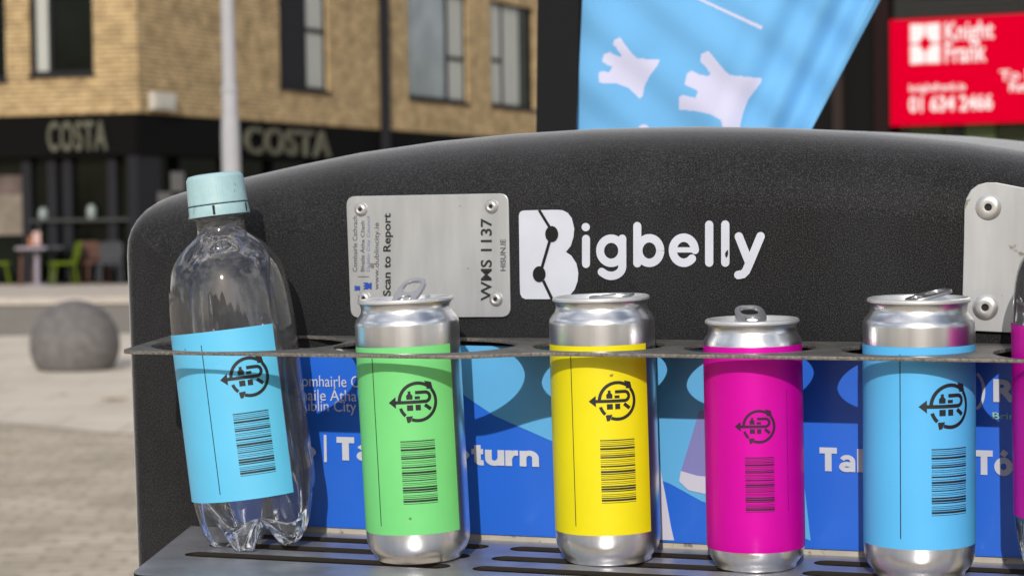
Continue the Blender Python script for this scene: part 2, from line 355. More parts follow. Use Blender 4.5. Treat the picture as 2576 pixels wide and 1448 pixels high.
def hole(d, xa, xb, yb):
    sa = wall_hit(xa, yb, Pc, d); sb = wall_hit(xb, yb, Pc, d); lo, hi = sorted((sa[0], sb[0]))
    return lo, hi, sa[1], ztop
HA, HB, HC = hole(dR, 705, 829, 218), hole(dR, 1029, 1179, 244), hole(dR, 1236, 1346, 264)
HL, HL2 = hole(dL, 76, 236, 189), hole(dL, -130, 16, 205)
H2 = [(h[0], h[1], h[2] + 3.1, h[3] + 3.1) for h in (HA, HB, HC)]
wall('brick_wall', dR, 0, 26, zb, 9.5, [HA, HB, HC] + H2, brick)
wall('brick_wall', dL, 0, 24, zb, 9.5, [HL, HL2] + [(h[0], h[1], h[2] + 3.1, h[3] + 3.1) for h in (HL, HL2)], brick)
def window(d, h, mull, trans, glassm, curt=None, dark=None):
    a, b, c, e = h; mb = MB(); t = .06
    wbox(mb, d, a, a + t, c, e, -.14, -.08); wbox(mb, d, b - t, b, c, e, -.14, -.08)
    wbox(mb, d, a + t, b - t, c, c + t, -.14, -.08); wbox(mb, d, a + t, b - t, e - t, e, -.14, -.08)
    wbox(mb, d, a - .02, b + .02, c - .06, c - .002, -.10, .05)
    ms = a + (b - a) * mull
    wbox(mb, d, ms - .04, ms + .04, c + t, e - t, -.139, -.082)
    if trans:
        zt = c + (e - c) * trans[0]; lo, hi = (ms + .04, b - t) if trans[1] > 0 else (a + t, ms - .04)
        wbox(mb, d, lo, hi, zt - .04, zt + .04, -.138, -.083)
    wf = mb.build('window_frame', dark_frame, bld)
    g = MB(); wbox(g, d, a + t, b - t, c + t, e - t, -.128, -.118); g.build('pane', glassm, wf)
    if dark:
        q = MB(); lo, hi = dark; lo, hi = a + (b - a) * lo, a + (b - a) * hi; wbox(q, d, lo + t, hi - .04, c + t, e - t, -.115, -.09); q.build('dark_panel', dark_frame, wf)
    if curt:
        q = MB(); lo, hi = curt; lo, hi = a + (b - a) * lo, a + (b - a) * hi; wbox(q, d, max(lo, a + t), min(hi, b - t), c + t, e - t, -.117, -.112); q.build('blind', curtain, wf)
window(dR, HA, .58, (.47, 1), glass_d, (.6, 1), (0, .6))
window(dR, HB, .69, (.40, 1), glass_sky, (.72, 1))
window(dR, HC, .32, (.44, -1), glass_d, (.0, .72))
window(dL, HL, .70, None, glass_d, (.72, .93))
window(dL, HL2, .5, None, glass_d, None)
for h, d in [(q, dR) for q in H2] + [((HL[0], HL[1], HL[2] + 3.1, HL[3] + 3.1), dL), ((HL2[0], HL2[1], HL2[2] + 3.1, HL2[3] + 3.1), dL)]: window(d, h, .6, None, glass_d, None)
q = MB(); s, _ = wall_hit(961, 160, Pc, dR); wbox(q, dR, s - .13, s + .13, .11, 9.5, .01, .12); q.build('downpipe', dark_frame, bld)
q = MB()
for d, L in ((dR, 26), (dL, 24)): wbox(q, d, .06, L, zb - .72, zb - .01, -.12, -.02)
q.build('shop_fascia', dark_fascia, bld)
q = MB()
for d, L in ((dR, 26), (dL, 24)): wbox(q, d, .2, L, .11, zb - .70, -.36, -.33)
q.build('shop_glass', glass_d, bld)
q = MB()
for x in (54, 118, 157, 270): s, _ = wall_hit(x, 500, Pc, dL); q = MB(); wbox(q, dL, s - .09, s + .09, .11, zb - .72, -.32, -.2); q.build('shop_mullion', dark_frame, bld)
for k in range(12): q = MB(); wbox(q, dR, 1.6 + k * 1.7, 1.75 + k * 1.7, .11, zb - .72, -.32, -.2); q.build('shop_mullion', dark_frame, bld)
q = MB(); q.add([on(dR, .75, .11, -.05), on(dR, 0, .11, -.05), on(dL, .25, .11, -.05), on(dL, .25, .11, -.5), on(dR, .75, .11, -.5)] + [on(dR, .75, zb - .73, -.05), on(dR, 0, zb - .73, -.05), on(dL, .25, zb - .73, -.05), on(dL, .25, zb - .73, -.5), on(dR, .75, zb - .73, -.5)],
      [(0, 1, 6, 5), (1, 2, 7, 6), (2, 3, 8, 7), (3, 4, 9, 8), (4, 0, 5, 9)]); q.build('corner_column', dark_frame, bld)
q = MB(); wbox(q, dR, 0, 26, 9.5, 9.7, -9, .1); wbox(q, dL, .11, 24, 9.5, 9.7, -9, .1); q.build('roof', dark_frame, bld)
# soffit under the brick
q = MB(); wbox(q, dR, .02, 26, zb - .008, zb + .02, -.5, -.01); wbox(q, dL, .02, 24, zb - .008, zb + .02, -.5, -.01); q.build('soffit', dark_fascia, bld)
# shop letters on both fascias
def letters(d, xa, xb, ya, yb, label, flip):
    sa, z1 = wall_hit(xa, ya, Pc, d); sb, z0 = wall_hit(xb, yb, Pc, d)
    z1 = zb - .12; z0 = z1 - .52
    v, f = fit(text2d('COSTA', .02, spacing=1.12, extrude=.04), sa, z0, sb, z1)
    zz = max(abs(q.z) for q in v)
    t = thing('shop_sign', label, 'sign', Matrix.Translation(Pc + on(d, (sa + sb) / 2, z0, .02)))
    off = on(d, (sa + sb) / 2, z0, .02)
    obj('lettering', [on(d, q.x, q.y, .03 + q.z / zz * .03) - off for q in v], f, cream, t)
letters(dR, 612, 828, 318, 392, 'cream capital letters on the dark fascia right of the lamp post', 1)
letters(dL, 122, 272, 312, 386, 'cream capital letters on the dark fascia left of the lamp post', -1)
bx = MB(); sa, za = wall_hit(374, 275, Pc, dR); sb, zc = wall_hit(428, 236, Pc, dR); wbox(bx, dR, sa, sb, za, zc, .005, .12); wbox(bx, dR, sa + .08, sb - .08, za + .05, zc - .05, .121, .14)
tag(bx.build('alarm_box', mat('white_box', (.55, .52, .46), .5), world=Matrix.Translation(Pc)), 'small white alarm box on the brick near the building corner', 'alarm box')

# cafe furniture
lime = mat('lime_plastic', (.105, .15, .012), .75, spec=.1); greyp = mat('grey_plastic', (.07, .075, .085), .7, spec=.1); brownp = mat('brown_wood', (.10, .045, .03), .6)
tabm = mat('pale_table', (.30, .27, .32), .7, spec=.1)
def chair(x, y, rz, m, label, grp):
    p = gnd(x, y, .11)
    t = thing('cafe_chair', label, 'chair', Matrix.Translation(p) @ Matrix.Rotation(rz, 4, 'Z') @ Matrix.Scale(.86, 4), grp)
    v, f = shape2d([rrect(-.24, -.26, .24, .24, .06)], .022, .008); obj('seat', [(q.x, q.y, q.z + .44) for q in v], f, m, t, 40)
    v, f = shape2d([rrect(-.22, .0, .22, .36, .09)], .012, .006); obj('backrest', [(q.x, .23 + q.y * .22 - q.z + .04 * math.cos(q.x * 6), .50 + q.y) for q in v], f, m, t, 40)
    for sx in (-1, 1):
        for sy in (-1, 1):
            obj('leg', *_l(MB().tube([(sx * .19, sy * .18, .43), (sx * .23, sy * .24, 0)], [.024, .018], 8)), m, t, 60)
        obj('back_post', *_l(MB().tube([(sx * .19, .19, .43), (sx * .18, .27, .56)], .02, 8)), m, t, 60)
def _l(mb): return mb.v, mb.f
grp = 'chairs outside the cafe'
chair(160, 717, R(-66), lime, 'lime green cafe chair between the pale table and the bin', grp)
chair(-6, 717, R(100), lime, 'lime green cafe chair cut by the left photo edge', grp)
chair(276, 716, R(-160), greyp, 'grey cafe chair close to the corner of the bin', grp)
chair(240, 715, R(30), brownp, 'brown cafe chair behind the lime green chair', grp)
def table(x, y, m, label, w_=.36, grp='tables outside the cafe'):
    p = gnd(x, y, .11); t = thing('cafe_table', label, 'table', Matrix.Translation(p) @ Matrix.Scale(.88, 4), grp)
    v, f = shape2d([rrect(-w_, -.33, w_, .33, .04)], .02, .008); obj('table_top', [(q.x, q.y, q.z + .73) for q in v], f, m, t, 40)
    obj('pedestal', *_l(MB().tube([(.05, 0, .71), (.05, 0, .02)], .055, 12)), m, t, 60)
    obj('leg', *_l(MB().tube([(-w_ + .06, 0, .71), (-w_ + .02, 0, 0)], .04, 10)), brownp, t, 60)
    v, f = lathe([(0, .05), (.1, .04), (.24, .02), (.25, 0)], 24); obj('base', [(a + .05, b, c) for a, b, c in v], f, m, t, 60)
    return p
p1 = table(88, 718, tabm, 'pale square cafe table with menu holder on top', .30)
p2 = table(126, 716, greyp, 'grey cafe table partly behind the lime green chair', .34)
t = thing('menu_holder', 'pink and orange menu holder standing on the pale table', 'menu', Matrix.Translation(p1 + Vector((.04, 0, .76 * .88))))
MB().box((-.07, -.04, 0), (.07, .04, .03)).build('base', brownp, t)
MB().box((-.06, -.008, .03), (.07, .008, .25)).build('card', mat('pink_card', (.55, .36, .33), .6), t)
MB().box((-.13, -.03, 0), (-.075, .03, .17)).build('bottle', mat('orange_sauce', (.35, .12, .02), .5), t)
# poster and shelf with jars behind the glazing line
q = MB(); sa, za = wall_hit(-40, 592, Pc, dL); sb, zc = wall_hit(48, 440, Pc, dL); lo, hi = sorted((sa, sb)); zm = za + (zc - za) * .68
t = thing('window_poster', 'beige and pink poster against the cafe glass at far left', 'poster', Matrix.Translation(Pc))
q = MB(); wbox(q, dL, lo, hi, za, zm, -.30, -.28); q.build('lower_print', mat('beige_print', (.20, .165, .13), .8, noise=(4, .2)), t)
q = MB(); wbox(q, dL, lo, hi, zm, zc, -.30, -.28); q.build('upper_print', mat('pink_print', (.11, .08, .07), .8, noise=(4, .3)), t)
sa, zs = wall_hit(330, 548, Pc, dL); sb, _ = wall_hit(80, 548, Pc, dL); lo, hi = sorted((sa, sb))
q = MB(); wbox(q, dL, lo - .1, hi + .1, zs - .05, zs, -.325, -.12); wbox(q, dL, lo, lo + .05, .11, zs - .05, -.3, -.2); wbox(q, dL, hi - .05, hi, .11, zs - .05, -.3, -.2)
tag(q.build('shelf_counter', mat('slate_counter', (.035, .04, .04), .6), world=Matrix.Translation(Pc)), 'narrow dark counter along the cafe glass carrying pale jars', 'counter')
jm = mat('pale_jar', (.24, .28, .27), .4)
for x, hh, lb in ((95, .20, 'pale jar on the cafe counter behind the pale table'), (217, .24, 'tallest pale jar on the cafe counter behind the lime chair'), (333, .19, 'pale jar on the cafe counter right beside the bin')):
    s, _ = wall_hit(x, 540, Pc, dL); v, f = lathe([(0, 0), (.07, 0), (.085, .03), (.085, hh * .75), (.05, hh * .9), (.05, hh), (0, hh)], 20)
    tag(obj('jar', v, f, jm, None, 50, world=Matrix.Translation(Pc + on(dL, s, zs + .001, -.22))), lb, 'jar', 'jars on the cafe counter')

for x, y, hw_, hh_, lb in ((451, 457, 15, 24, 'taller pale notice on the dark cafe corner just left of the bottle cap'), (419, 497, 16, 14, 'smaller pale notice on the dark cafe corner at the rim of the bin')):
    s0_, za_ = wall_hit(x - hw_, y + hh_, Pc, dR); s1_, zb2 = wall_hit(x + hw_, y - hh_, Pc, dR); q = MB(); wbox(q, dR, s0_, s1_, za_, zb2, -.045, -.025)
    tag(q.build('notice', mat('pale_notice', (.17, .165, .16), .8), world=Matrix.Translation(Pc)), lb, 'notice', 'notices on the cafe corner')
# lamp post
D0 = 15.0
def at(x, y, d): return CAMP + ray(x, y) * d
pp = at(585, 430, D0); pp.z = 0
t = thing('lamp_post', 'grey stepped lamp post rising behind the clear bottle', 'lamp post', Matrix.Translation((pp.x, pp.y, .004)) @ Matrix.Rotation(R(-.3), 4, 'Y'))
z1, z2 = at(585, 300, D0).z, at(583, 228, D0).z
v, f = lathe([(.16, 0), (.16, .03), (.070, .04), (.065, z1 - .1), (.060, z1), (.054, z1 + .02)], 28); obj('base_section', v, f, post_m, t, 40)
v, f = lathe([(.055, z1 + .02), (.054, z2 - .03), (.052, z2 - .02)], 28); obj('middle_section', v, f, post_m, t, 40)
v, f = lathe([(.054, z2 - .03), (.060, z2 - .02), (.060, z2 + .02), (.050, z2 + .03)], 28); obj('collar', v, f, post_m, t, 40)
v, f = lathe([(.049, z2 + .03), (.044, 4.2), (.04, 6.5)], 28); obj('upper_section', v, f, post_m, t, 40)
lp = MB(); lp.tube([(0, 0, 6.45), (0, -.1, 6.75), (0, -.6, 6.85)], .04, 12); lp.build('bracket_arm', post_m, t, 50)
v, f = lathe([(0, 6.72), (.16, 6.74), (.2, 6.82), (.12, 6.92), (0, 6.94)], 24); obj('lamp_head', [(a, b - .75, c) for a, b, c in v], f, post_m, t, 50)

# stone bollard
bp = gnd(190, 930); rad = 112 / F * (bp.y)
v, f = lathe([(0, 0), (rad * .76, 0), (rad * .80, .03)] + [(rad * math.cos(R(a)), rad * .57 + rad * math.sin(R(a))) for a in range(-32, 91, 6)], 48)
tag(obj('stone_bollard', v, f, granite, None, 60, world=Matrix.Translation(bp + Vector((0, 0, .004)))), 'round grey granite ball bollard on the pale paving', 'bollard')

# fallen leaves
lf1 = mat('brown_leaf', (.32, .20, .07), .7); lf2 = mat('olive_leaf', (.17, .15, .06), .7); lf3 = mat('orange_leaf', (.45, .27, .06), .7)
def leaf(x, y, wpx, m, rz, label):
    p = gnd(x, y, .006); L = wpx / F * p.y; v, f = [], []
    for i in range(9):
        u = i / 8 - .5; wd = .34 * L * math.cos(u * math.pi) ** .7 * (1 + .25 * math.sin(i * 2.4))
        zz = .25 * L * (u * u) + .012
        v += [(u * L, -wd / 2, zz + wd * .12), (u * L, 0, zz), (u * L, wd / 2, zz + wd * .15)]
    for i in range(8): f += [(i * 3, i * 3 + 1, i * 3 + 4, i * 3 + 3), (i * 3 + 1, i * 3 + 2, i * 3 + 5, i * 3 + 4)]
    tag(obj('fallen_leaf', v, f, m, None, 60, world=Matrix.Translation(p) @ Matrix.Rotation(rz, 4, 'Z')), label, 'leaf', 'fallen leaves on the plaza')
leaf(288, 1010, 78, lf1, .1, 'long brown fallen leaf lying beside the bin on pale paving')
leaf(162, 998, 30, lf2, .9, 'small olive fallen leaf on pale paving below the granite ball')
leaf(185, 1165, 26, lf3, .4, 'orange fallen leaf on the setts close to the paving edge')
leaf(22, 1145, 34, lf3, 1.4, 'yellow fallen leaf on the setts at the left photo edge')
leaf(4, 975, 30, lf3, 2.2, 'orange fallen leaf on the pale paving at the left photo edge')

# ------------------------------------------------------------------ dark shop building on the right with letting board
P2 = at(2243, 318, 20.0); d2 = Vector((1.11, -.50, 0)).normalized(); P2.z = 0
shop = thing('shop_building', 'dark metal and glass shop building behind the red board', 'building', Matrix.Translation(P2))
n2 = Vector((d2.y, -d2.x, 0));
if n2.dot(CAMP - P2) < 0: n2 = -n2
def on2(s, z, o): return d2 * s + Vector((0, 0, z)) + n2 * o
def b2(mb, s0, s1, z0, z1, o0, o1, mi=0):
    mb.add([on2(s, z, o) for s in (s0, s1) for z in (z0, z1) for o in (o0, o1)], [(0, 1, 3, 2), (4, 6, 7, 5), (0, 4, 5, 1), (2, 3, 7, 6), (0, 2, 6, 4), (1, 5, 7, 3)], mi)
def hit2(x, y):
    r = ray(x, y); q = CAMP + r * ((P2 - CAMP).dot(n2) / r.dot(n2)); return (q - P2).dot(d2), q.z
sl = hit2(1405, 300)[0]; zsb = hit2(2243, 318)[1]; zst = hit2(2243, 52)[1]
clad = mat('black_cladding', (.008, .008, .008), .8, spec=.08); louv = mat('grey_louvre', (.085, .085, .08), .5, metal=.2)
q = MB(); b2(q, sl, -.02, 0, 8, -6, -.25); b2(q, -.02, 9, zst + 1.9, 8, -6, -.24); b2(q, -.02, 9, 0, .15, -6, -.24); b2(q, 8.98, 9.2, 0, 8, -6, -.2); b2(q, -.02, 9, .15, zst + 1.9, -6, -5.8); q.build('cladding', clad, shop)
q = MB()
for s in (-.55, -1.35, -2.2): b2(q, s - .05, s + .05, 0, 4, -.24, -.12)
q.build('fin', mat('brown_fin', (.03, .022, .02), .8, spec=.1), shop)
q = MB(); b2(q, -.18, -.03, 0, 4.6, -.24, -.05); q.build('pilaster', mat('dark_red_post', (.016, .008, .008), .8, spec=.1), shop)
q = MB()
for k in range(34): z = zst - .25 + k * .062; q.add([on2(0, z, -.08), on2(9, z, -.08), on2(9, z + .055, -.16), on2(0, z + .055, -.16), on2(0, z + .05, -.17), on2(9, z + .05, -.17), on2(9, z - .005, -.09), on2(0, z - .005, -.09)], [(0, 1, 2, 3), (3, 2, 5, 4), (4, 5, 6, 7), (7, 6, 1, 0), (0, 3, 4, 7), (1, 6, 5, 2)])
q.build('louvre_band', louv, shop)
q = MB(); b2(q, 0, 9, .15, zst - .26, -.30, -.26); q.build('glazing', mat('green_black_glass', (.03, .042, .014), .2, spec=.3, noise=(1.2, .6)), shop)
for s0, s1, c in ((.12, .42, (.055, .075, .018)), (.52, .62, (.008, .008, .008)), (.64, .92, (.075, .12, .035)), (1.2, 1.9, (.02, .024, .012))):
    q = MB(); b2(q, s0, s1, .15, zst - .28, -.255, -.2); q.build('glazing_bar', mat('bar_paint', c, .5), shop)
# the red board
rb = thing('letting_board', 'bright red letting board with white lettering above the bin', 'sign', Matrix.Translation(P2))
sr = 1.95
q = MB(); b2(q, 0, sr, zsb, zst, .0, .04); q.build('board', mat('red_board', lin((200, 0, 40)), .9, spec=.0), rb)
wl = mat('board_white', lin((232, 222, 226)), .5); pk = mat('board_pink', lin((236, 90, 115)), .5)
s0 = hit2(2293, 150)[0]; s1 = hit2(2368, 150)[0]; za, zc = hit2(2300, 163)[1], hit2(2300, 62)[1]
sc, zz = (s0 + s1) / 2, (za + zc) / 2; hw, hh = (s1 - s0) / 2, (zc - za) / 2
lg = []
for sx in (-1, 1):
    for sy in (-1, 1): lg.append([(sc + sx * .04 * hw, zz + sy * hh * .97), (sc + sx * hw, zz + sy * hh), (sc + sx * hw, zz + sy * .05 * hh), (sc + sx * .42 * hw, zz + sy * .05 * hh), (sc + sx * .04 * hw, zz + sy * .42 * hh)])
for i, lp_ in enumerate(lg):
    v = [on2(a, b, .045) for a, b in lp_]; obj('emblem', v, [tuple(range(5))], wl, rb)
def t2(body, x0, y0, x1, y1, m=wl, off=.02, name='lettering'):
    sa, zb_ = hit2(x0, y1); sb, _ = hit2(x1, y1); zt_ = hit2(x0, y0)[1]
    v, f = fit(text2d(body, off), sa, zb_, sb, zt_); obj(name, [on2(a.x, a.y, .045) for a in v], f, m, rb)
t2('Knight', 2380, 58, 2503, 118); t2('Frank', 2380, 108, 2484, 160)
t2('knightfrank.ie', 2291, 213, 2432, 238); t2('01 634 2466', 2290, 244, 2500, 284, off=.03)
t2('To Let', 2517, 178, 2640, 204); t2('Retail', 2542, 206, 2620, 232)

# unseen terrace behind the camera, added for bottle, cans and windows to reflect
tb = thing('unseen_terrace', 'unseen grey brown gabled terrace behind the camera, added for reflections in the bottle', 'building', Matrix.Translation((0, -46, 0)))
v = [(-34, 0, 0), (34, 0, 0), (34, 0, 7.5), (-34, 0, 7.5), (-34, -9, 0), (34, -9, 0), (34, -9, 7.5), (-34, -9, 7.5)]
obj('wall', v, [(0, 1, 2, 3), (5, 4, 7, 6), (4, 0, 3, 7), (1, 5, 6, 2)], mat('terrace_brick', (.16, .10, .07), .9, noise=(1.2, .4)), tb)
for k in range(6):
    x0, hgt = -34 + k * 11.3, (3.6, 2.2, 4.6, 1.6, 3.0, 2.4)[k]
    obj('roof', [(x0, .2, 7.5), (x0 + 11.3, .2, 7.5), (x0 + 5.6, .2, 7.5 + hgt), (x0, -9.2, 7.5), (x0 + 11.3, -9.2, 7.5), (x0 + 5.6, -9.2, 7.5 + hgt)], [(0, 1, 2), (3, 5, 4), (0, 2, 5, 3), (1, 4, 5, 2), (0, 3, 4, 1)], clad, tb)
    for c in (2.2, 6.0, 9.0):
        for z in (1.0, 4.3): q = MB(); q.box((x0 + c - .6, -.1, z), (x0 + c + .6, .04, z + 1.7)); q.build('window', glass_sky, tb)

# ------------------------------------------------------------------ flag behind the bin
DF = 1.78
def atf(x, y, o=0.0): return at(x, y, DF - o)
fl = thing('banner_flag', 'sky blue cloth banner with pale glove shapes on a black pole behind the bin', 'banner', Matrix.Translation((atf(1405, 300).x, atf(1405, 300).y, 0)))
fo = Vector((atf(1405, 300).x, atf(1405, 300).y, 0))
def rp(x, y, o=0.0): return atf(x, y, o) - fo
q = MB(); pts = [(1412, -700), (1400, 330), (1385, 1500), (1375, 3000)]
for (xa, ya), (xb, yb) in zip(pts, pts[1:]):
    wpx = 51
    va = [rp(xa - wpx, ya, .02), rp(xa + wpx, ya, .02), rp(xa + wpx, ya, -.015), rp(xa - wpx, ya, -.015)]
    vb = [rp(xb - wpx, yb, .02), rp(xb + wpx, yb, .02), rp(xb + wpx, yb, -.015), rp(xb - wpx, yb, -.015)]
    q.add(va + vb, [(0, 1, 5, 4), (1, 2, 6, 5), (2, 3, 7, 6), (3, 0, 4, 7)])
q.build('pole', mat('black_pole', (.015, .015, .016), .85, spec=.08), fl)
q = MB(); q.tube([rp(1405, -272, .0), rp(2300, -272, .0)], .008, 10); q.build('top_arm', MATS['black_pole'], fl, 50)
def K(p): return (1341.6 + .4791 * p[0], .4791 * p[1])
MK = [[(425,210),(455,198),(475,225),(520,285),(545,308),(662,315),(655,340),(610,400),(585,450),(575,500),(560,520),(545,505),(500,462),(440,440),(345,435),(342,385),(360,375),(400,380),(415,350),(395,345),(360,325),(372,285),(400,275),(430,290),(460,300),(465,290),(430,245),(418,235)],
      [(880,285),(920,268),(945,300),(1000,365),(1030,395),(1200,412),(1195,435),(1130,520),(1105,580),(1090,640),(1080,690),(1000,690),(985,630),(930,600),(860,585),(765,575),(765,510),(785,500),(850,515),(865,480),(840,465),(795,445),(810,385),(830,372),(880,395),(920,400),(930,385),(900,345),(878,325)],
      [(850,-8),(880,-6),(1206,140),(1198,158)], [(550,668),(575,652),(600,660),(610,700),(550,700)]]
MK = [[K(p) for p in m_] for m_ in MK]
def inside(x, y, poly):
    c = False; j = len(poly) - 1
    for i in range(len(poly)):
        (xi, yi), (xj, yj) = poly[i], poly[j]
        if (yi > y) != (yj > y) and x < (xj - xi) * (y - yi) / (yj - yi) + xi: c = not c
        j = i
    return c
NU, NV = 330, 330
v, f, mi = [], [], []; XY = []
for j in range(NV + 1):
    t_ = j / NV; y = -260 + t_ * 760
    xl = 1465 - (y / 325) * 15; xr = 2215 - (y / 320) * 170 + max(0, -y) * .12
    for i in range(NU + 1):
        u = i / NU; x = xl + (xr - xl) * u
        e = max(0, u - .55) / .45                # folds run along the slanted right edge
        o = .0016 * math.sin(x * .011 + y * .012) + e * .007 * math.sin((xr - x) * .055 + y * .004) + .0022 * math.sin((x + y * .9) * .02) * (1 - u) + .0022 * math.sin(x * .03 - y * .035 + 2)
        if xr - x < 16: o += .0012
        v.append(rp(x, y, o)); XY.append((x, y))
for j in range(NV):
    for i in range(NU):
        a = j * (NU + 1) + i; f.append((a, a + 1, a + NU + 2, a + NU + 1))
        cx = (XY[a][0] + XY[a + NU + 2][0]) / 2; cy = (XY[a][1] + XY[a + NU + 2][1]) / 2
        mi.append(1 if any(inside(cx, cy, p) for p in MK) else 0)
def cloth(name, c):
    m = mat(name, c, .85, spec=.1, noise=(9, .06), bump=(16, .35, .006, (1, 1, .5))); return m
obj('cloth', v, f, [cloth('blue_cloth', lin((112, 176, 226))), cloth('pale_print', lin((206, 206, 232)))], fl, 180, mi)

# ------------------------------------------------------------------ the recycling bin
ZS = -.1185                                # shelf surface in the bin frame
binz = -(BO.z) / B3[2][2]
bin_ = thing('recycling_bin', 'black street bin with arched top, blue printed panel and a can rack', 'recycling bin', BINM @ Matrix.Translation((0, 0, binz)))
def bobj(name, v, f, m, parent=None, smooth=None, mi=None):   # bin-frame coordinates -> child of bin
    dz = Vector((0, 0, -binz))
    return obj(name, [Vector(q) + dz for q in v], f, m, parent or bin_, smooth, mi)
def face(x, y, o=0.0): q = inb(x, y, 0); return Vector((q.x, -o, q.z))
OUT = [(347, 1400), (333, 1000), (322, 700), (320, 640), (322, 605), (330, 578), (345, 553), (368, 528), (400, 507), (440, 490), (475, 479), (560, 459), (640, 440.5), (750, 415.5), (900, 385), (1100, 356), (1300, 336.5), (1500, 324), (1640, 320.5)]
def outb(p):                              # bin frame -> photo point
    q = C3.transposed() @ (BO + B3 @ p - CAMP); return Vector((CX + F * q.x / q.y, CY - F * q.z / q.y))
def rad_(nn): return .007 + .039 * max(0, nn.y) ** 3
loop = [(q.x, q.z) for q in (inb(x, y, .02) for x, y in OUT)]
NR = []
for i in range(len(OUT)):
    a, b = Vector(loop[max(i - 1, 0)]), Vector(loop[min(i + 1, len(OUT) - 1)]); d = (b - a).normalized(); NR.append(Vector((-d.y, d.x)))
for it in range(6):                        # find the outline whose rounded rim shows the contour seen in the photo
    new = []
    for i, (x, y) in enumerate(OUT):
        nn = NR[i]; rr = rad_(nn)
        p0 = Vector((loop[i][0], .02, loop[i][1])); gdir = (outb(p0 + Vector((nn.x, 0, nn.y)) * .01) - outb(p0)).normalized()
        best = max(range(0, 91, 5), key=lambda t: (outb(Vector((loop[i][0] - nn.x * rr * (1 - math.sin(R(t))), rr * (1 - math.cos(R(t))), loop[i][1] - nn.y * rr * (1 - math.sin(R(t)))))) ).dot(gdir))
        ins, yy = rr * (1 - math.sin(R(best))), rr * (1 - math.cos(R(best)))
        q = inb(x, y, yy); new.append((q.x + nn.x * ins, q.z + nn.y * ins))
    loop = new
pl = loop
xm = .0
left = [(pl[0][0] + .012, binz)] + pl
loop = left + [(xm * 2 - a, b) for a, b in reversed(left) if a < xm - .01]
n = len(loop)
def nrm(i):
    if 1 <= i <= len(NR): return NR[i - 1]
    if n - 1 - len(NR) <= i < n - 1: return Vector((-NR[n - 2 - i].x, NR[n - 2 - i].y))
    if i == 0: return Vector((-1, 0))
    if i == n - 1: return Vector((1, 0))
    a, b = Vector(loop[i - 1]), Vector(loop[i + 1]); d = (b - a).normalized(); return Vector((-d.y, d.x))
v, f = [], []; NL = 9
for k in range(NL):
    t_ = R(90 * k / (NL - 1))
    for i in range(n):
        nn = nrm(i); r = rad_(nn)
        ins = r * (1 - math.sin(t_)); v.append((loop[i][0] - nn.x * ins, r * (1 - math.cos(t_)), loop[i][1] - nn.y * ins))
for k in (0, 1):
    for i in range(n): nn = nrm(i); v.append((loop[i][0] - nn.x * .012 * k,   .48 + .01 * k, loop[i][1] - nn.y * .012 * k))
for k in range(NL + 1):
    for i in range(n - 1): f.append((k * n + i, k * n + i + 1, (k + 1) * n + i + 1, (k + 1) * n + i))
f.append(tuple(range(n))); f.append(tuple(range((NL + 1) * n, (NL + 2) * n)))
bobj('bin_body', v, f, black, None, 50)

# printed graphic panel
pv = []
xl = face(575, 1200).x; zb_ = face(1180, 1337).z; XR = .30
def plate_rect(name, x0, z0, x1, z1, o0, o1, m, parent=None, r=.004):
    v, f = shape2d([rrect(x0, z0, x1, z1, r)], (o1 - o0) / 2, 0); return bobj(name, [(a.x, -(o0 + o1) / 2 - a.z, a.y) for a in v], f, m, parent)
plate_rect('panel_frame', xl - .006, zb_ - .006, XR + .006, -.008, -.002, .003, frame_m)
pan = plate_rect('graphic_panel', xl, zb_, XR, -.010, -.002, .0045, panel_m)
def flat(name, pts, o, m, parent=pan):
    v, f = shape2d([[(face(x, y).x, face(x, y).z) for x, y in pts]]); return bobj(name, [(a.x, -o, a.y) for a in v], f, m, parent)
flat('light_blue_shape', [(1130, 866), (1130, 960), (1190, 1002), (1250, 1042), (1400, 1108), (1560, 1165), (1690, 1212), (1770, 1256), (1900, 1300), (2044, 1355), (2026, 1200), (2012, 1050), (1985, 880)], .0049, panel_lt)
flat('printed_bottle', [(1640, 1120), (1662, 1150), (1680, 1240), (1694, 1320), (1702, 1354), (1600, 1350), (1600, 1120)], .0052, panel_wh)
flat('printed_can', [(1765, 1030), (1716, 1190), (1716, 1206), (1740, 1228), (1800, 1240), (1900, 1250), (1900, 1030)], .0052, panel_li)
flat('printed_can_base', [(1719, 1180), (1760, 1192), (1900, 1206), (1900, 1252), (1800, 1242), (1738, 1228), (1715, 1206)], .0055, panel_wh)
def ptext(body, x0, y0, x1, y1, off, m=white_ink, o=.0056, parent=pan, name='lettering', sp=1.0):
    a, b = face(x0, y1), face(x1, y1); c = face(x0, y0)
    v, f = fit(text2d(body, off, spacing=sp), a.x, a.z, b.x, c.z)
    sl = (face(x1, (y1)).z - a.z)
    return bobj(name, [(q.x, -o, q.y) for q in v], f, m, parent)
ptext('Comhairle Cathrach', 748, 940, 1010, 968, .0)
ptext('Bhaile Átha Cliath', 750, 968, 1000, 1003, .0)
ptext('Dublin City Council', 752, 1002, 1020, 1038, .0)
